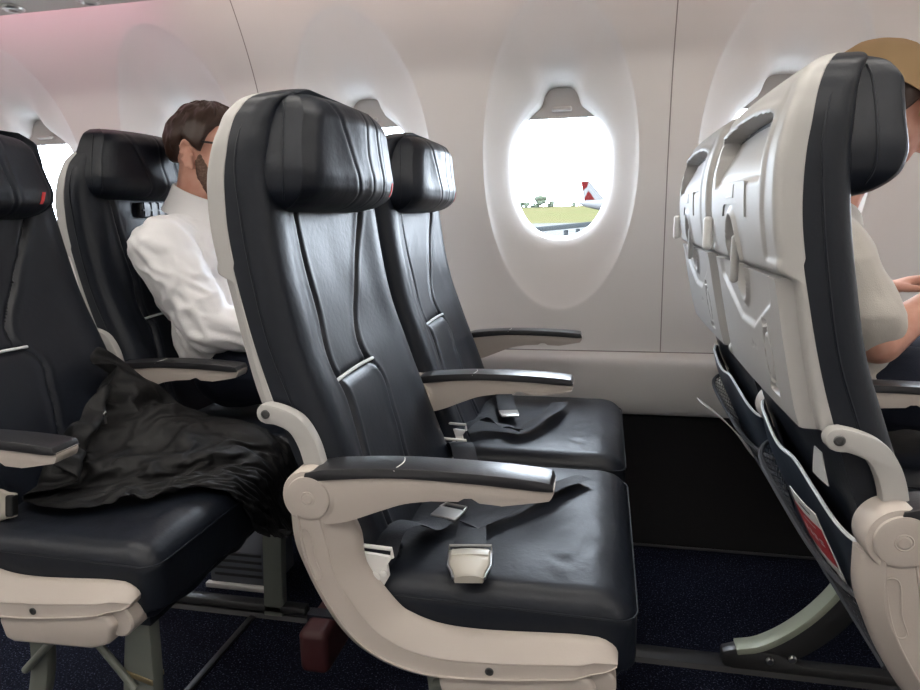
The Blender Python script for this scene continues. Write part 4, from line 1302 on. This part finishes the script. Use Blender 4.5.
# ------------------------------------------------------------------ outside
GZ = -2.3
mb = MB(); mb.grid([[(x, y, GZ) for x in np.linspace(-160, 160, 5)] for y in (2.6, 90, 250)]); tag(mb.obj('ground', M['concrete']), kind='structure')
mb = MB(); mb.grid([[(x, y, z) for x in np.linspace(-320, 320, 9)] for y, z in ((250, GZ), (330, GZ + 3.2), (450, GZ + 8.4))]); tag(mb.obj('field', M['grass']), kind='structure')
def tree(x, y, h, label):
    t = thing('tree', label, 'tree', (x, y, GZ + 7.5), 'trees beyond the airfield')
    mb = MB(); mb.tube([(0, 0, -1), (0, 0, h * .5)], [h * .04, h * .02], 8); mb.obj('trunk', M['bark'], t)
    mb = MB(); rr = random.Random(int(x * 7))
    for k in range(14): ellipsoid(mb, (rr.uniform(-.35, .35) * h, rr.uniform(-.2, .2) * h, h * rr.uniform(.12, .80)), [h * rr.uniform(.16, .26)] * 3, n=8)
    mb.obj('crown', M['foliage'], t, merge=0)
TL = [(-49, 432, 4.2), (-45, 434, 3.4), (-40, 430, 8.0), (-34, 434, 4.6), (-53, 434, 4.0), (-11, 436, 4.2), (-20, 438, 3.2)]
for i, (x, y, h) in enumerate(TL):
    tree(x, y, h, ['hazy tree at the field edge, seen through the window, second from left', 'low hazy bush-like tree left of the tallest one outside', 'tallest hazy tree outside the window above the grass', 'hazy tree just right of the tallest tree outside', 'leftmost hazy tree outside the window', 'small hazy tree near the red tail fin outside', 'very low hazy tree in the middle of the field edge outside'][i])
# airliner on the far apron: only its tail stands out
pl = thing('airliner', 'distant white airliner with a red tail fin outside the window', 'airplane', (3.0, 150, GZ + 1.9))
mb = MB(); P = []
for x, r, z in ((-9, .1, 3.6), (-7, .7, 3.4), (-3, 1.3, 3.0), (2, 1.6, 2.8), (18, 1.6, 2.8), (22, 1.2, 2.6), (24, .1, 2.4)):
    P.append([(x, r * math.cos(a), z + r * math.sin(a)) for a in np.linspace(0, 2 * PI, 20, endpoint=False)])
mb.grid(P, closev=True, capstart=True, capend=True); mb.obj('fuselage', M['planewhite'], pl)
mb = MB(); mb.prism([(-7.5, 4.0), (-8.2, 8.2), (-6.4, 8.2), (-3.0, 4.2)], -.12, .12); f = mb.obj('tail_fin', M['planewhite'], pl)
mb = MB(); mb.prism([(-8.15, 8.1), (-7.9, 6.2), (-6.9, 7.0), (-6.6, 8.1)], -.15, .15); mb.prism([(-7.7, 4.2), (-5.2, 4.25), (-6.6, 6.2)], -.15, .15); mb.obj('fin_marking', M['planered'], f)
mb = MB(); mb.prism([(2, 2.2), (8, 2.2), (9, 2.0), (3, 2.0)], -9, 9); mb.obj('wing', M['planewhite'], pl)
mb = MB()
for x, y in ((19, 0), (6, 1.5), (6, -1.5)): mb.cyl((x, y - .2, .55), (0, 1, 0), .55, .4, 16); mb.box((x - .1, y - .1, .5), (x + .1, y + .1, 2))
mb.obj('landing_gear', M['equip'], pl)
# belt loader and tractor close to the aircraft
bl = thing('belt_loader', 'grey baggage belt loader on the apron outside the window', 'belt loader', (-4.6, 46, GZ))
bl.scale = (1.6, 1.6, 1.55)
mb = MB(); mb.prism([(-1.2, 1.25), (4.6, 1.75), (4.6, 1.95), (-1.2, 1.45)], -.45, .45); mb.obj('belt', M['equip'], bl, bevel=.02)
for x, z in ((-.9, 1.2), (1.2, 1.4), (1.7, 1.45), (3.6, 1.6)):
    mb = MB(); mb.box((x, -.4, 0), (x + .14, -.28, z)); mb.box((x, .28, 0), (x + .14, .4, z)); mb.obj('leg', M['equip'], bl)
mb = MB(); mb.box((1.3, -.5, .8), (2.6, .5, 1.0)); mb.obj('chassis', M['equiplight'], bl)
tk = thing('baggage_tractor', 'small baggage tractor parked on the apron at the left end of the belt loader', 'tractor', (-8.3, 47, GZ))
tk.scale = (1.25, 1.25, 1.25)
mb = MB(); mb.rbox((0, 0, .75), (1.1, .6, .30), .08, 3); mb.obj('body', M['equiplight'], tk)
mb = MB(); mb.box((-.4, -.55, 1.0), (-.33, -.48, 1.75)); mb.box((-.4, .48, 1.0), (-.33, .55, 1.75)); mb.box((.5, -.55, 1.0), (.57, -.48, 1.75)); mb.box((.5, .48, 1.0), (.57, .55, 1.75)); mb.box((-.5, -.6, 1.75), (.65, .6, 1.83))
mb.obj('cab_frame', M['equip'], tk)
for x in (-.7, .7):
    for y in (-.62, .5):
        mb = MB(); mb.cyl((x, y, .3), (0, 1, 0), .3, .14, 18); mb.obj('wheel', M['black'], tk)

# ------------------------------------------------------------------ light
wd = bpy.data.worlds.new('sky'); SC.world = wd; wd.use_nodes = True
bg = wd.node_tree.nodes['Background']; bg.inputs[0].default_value = (.84, .95, 1.08, 1); bg.inputs[1].default_value = 20.0
def portal(x, y, z, sx, sz, face):
    l = bpy.data.lights.new('window_portal', 'AREA'); l.shape = 'RECTANGLE'; l.size = sx; l.size_y = sz
    l.cycles.is_portal = True
    o = bpy.data.objects.new('window_portal', l); COL.objects.link(o); o.location = (x, y, z)
    o.rotation_euler = (face * PI / 2, 0, 0)
for xc in WX:
    portal(xc, 2.20, 1.09, .32, .44, -1)
sl = bpy.data.lights.new('sun', 'SUN'); sl.energy = 1.; sl.angle = .01
so = bpy.data.objects.new('sun', sl); COL.objects.link(so); so.rotation_euler = (math.radians(-20), math.radians(12), 0); so.rotation_euler = (math.radians(14), math.radians(-18), 0)

# ------------------------------------------------------------------ camera
cam = bpy.data.cameras.new('camera'); co = bpy.data.objects.new('camera', cam); COL.objects.link(co); SC.camera = co
fpx = 661.47
cam.sensor_fit = 'HORIZONTAL'; cam.sensor_width = 36; cam.lens = fpx / 920 * 36; cam.clip_start = .02; cam.clip_end = 2000
a = Vector((-3074, -62, fpx)); b = Vector((145, -132, fpx))
Xc = -a.normalized(); Yc = b.normalized(); Zc = Xc.cross(Yc)
if Zc.y > 0: Zc = -Zc
# rows: world axes expressed in camera (right, down, forward); camera axes in world:
right = Vector((Xc.x, Yc.x, Zc.x)).normalized(); down = Vector((Xc.y, Yc.y, Zc.y)); fwd = Vector((Xc.z, Yc.z, Zc.z)).normalized()
up = right.cross(fwd).normalized(); 
if up.z < 0: up = -up
right = fwd.cross(up).normalized()
co.matrix_world = Matrix((right, up, -fwd)).transposed().to_4x4(); co.location = (0, 0, .965)

vs = SC.view_settings; vs.view_transform = 'Standard'; vs.look = 'None'; vs.exposure = .50; vs.gamma = 1.; vs.use_curve_mapping = False
SC.cycles.use_denoising = True
SC.cycles.max_bounces = 10; SC.cycles.diffuse_bounces = 6; SC.cycles.transparent_max_bounces = 12
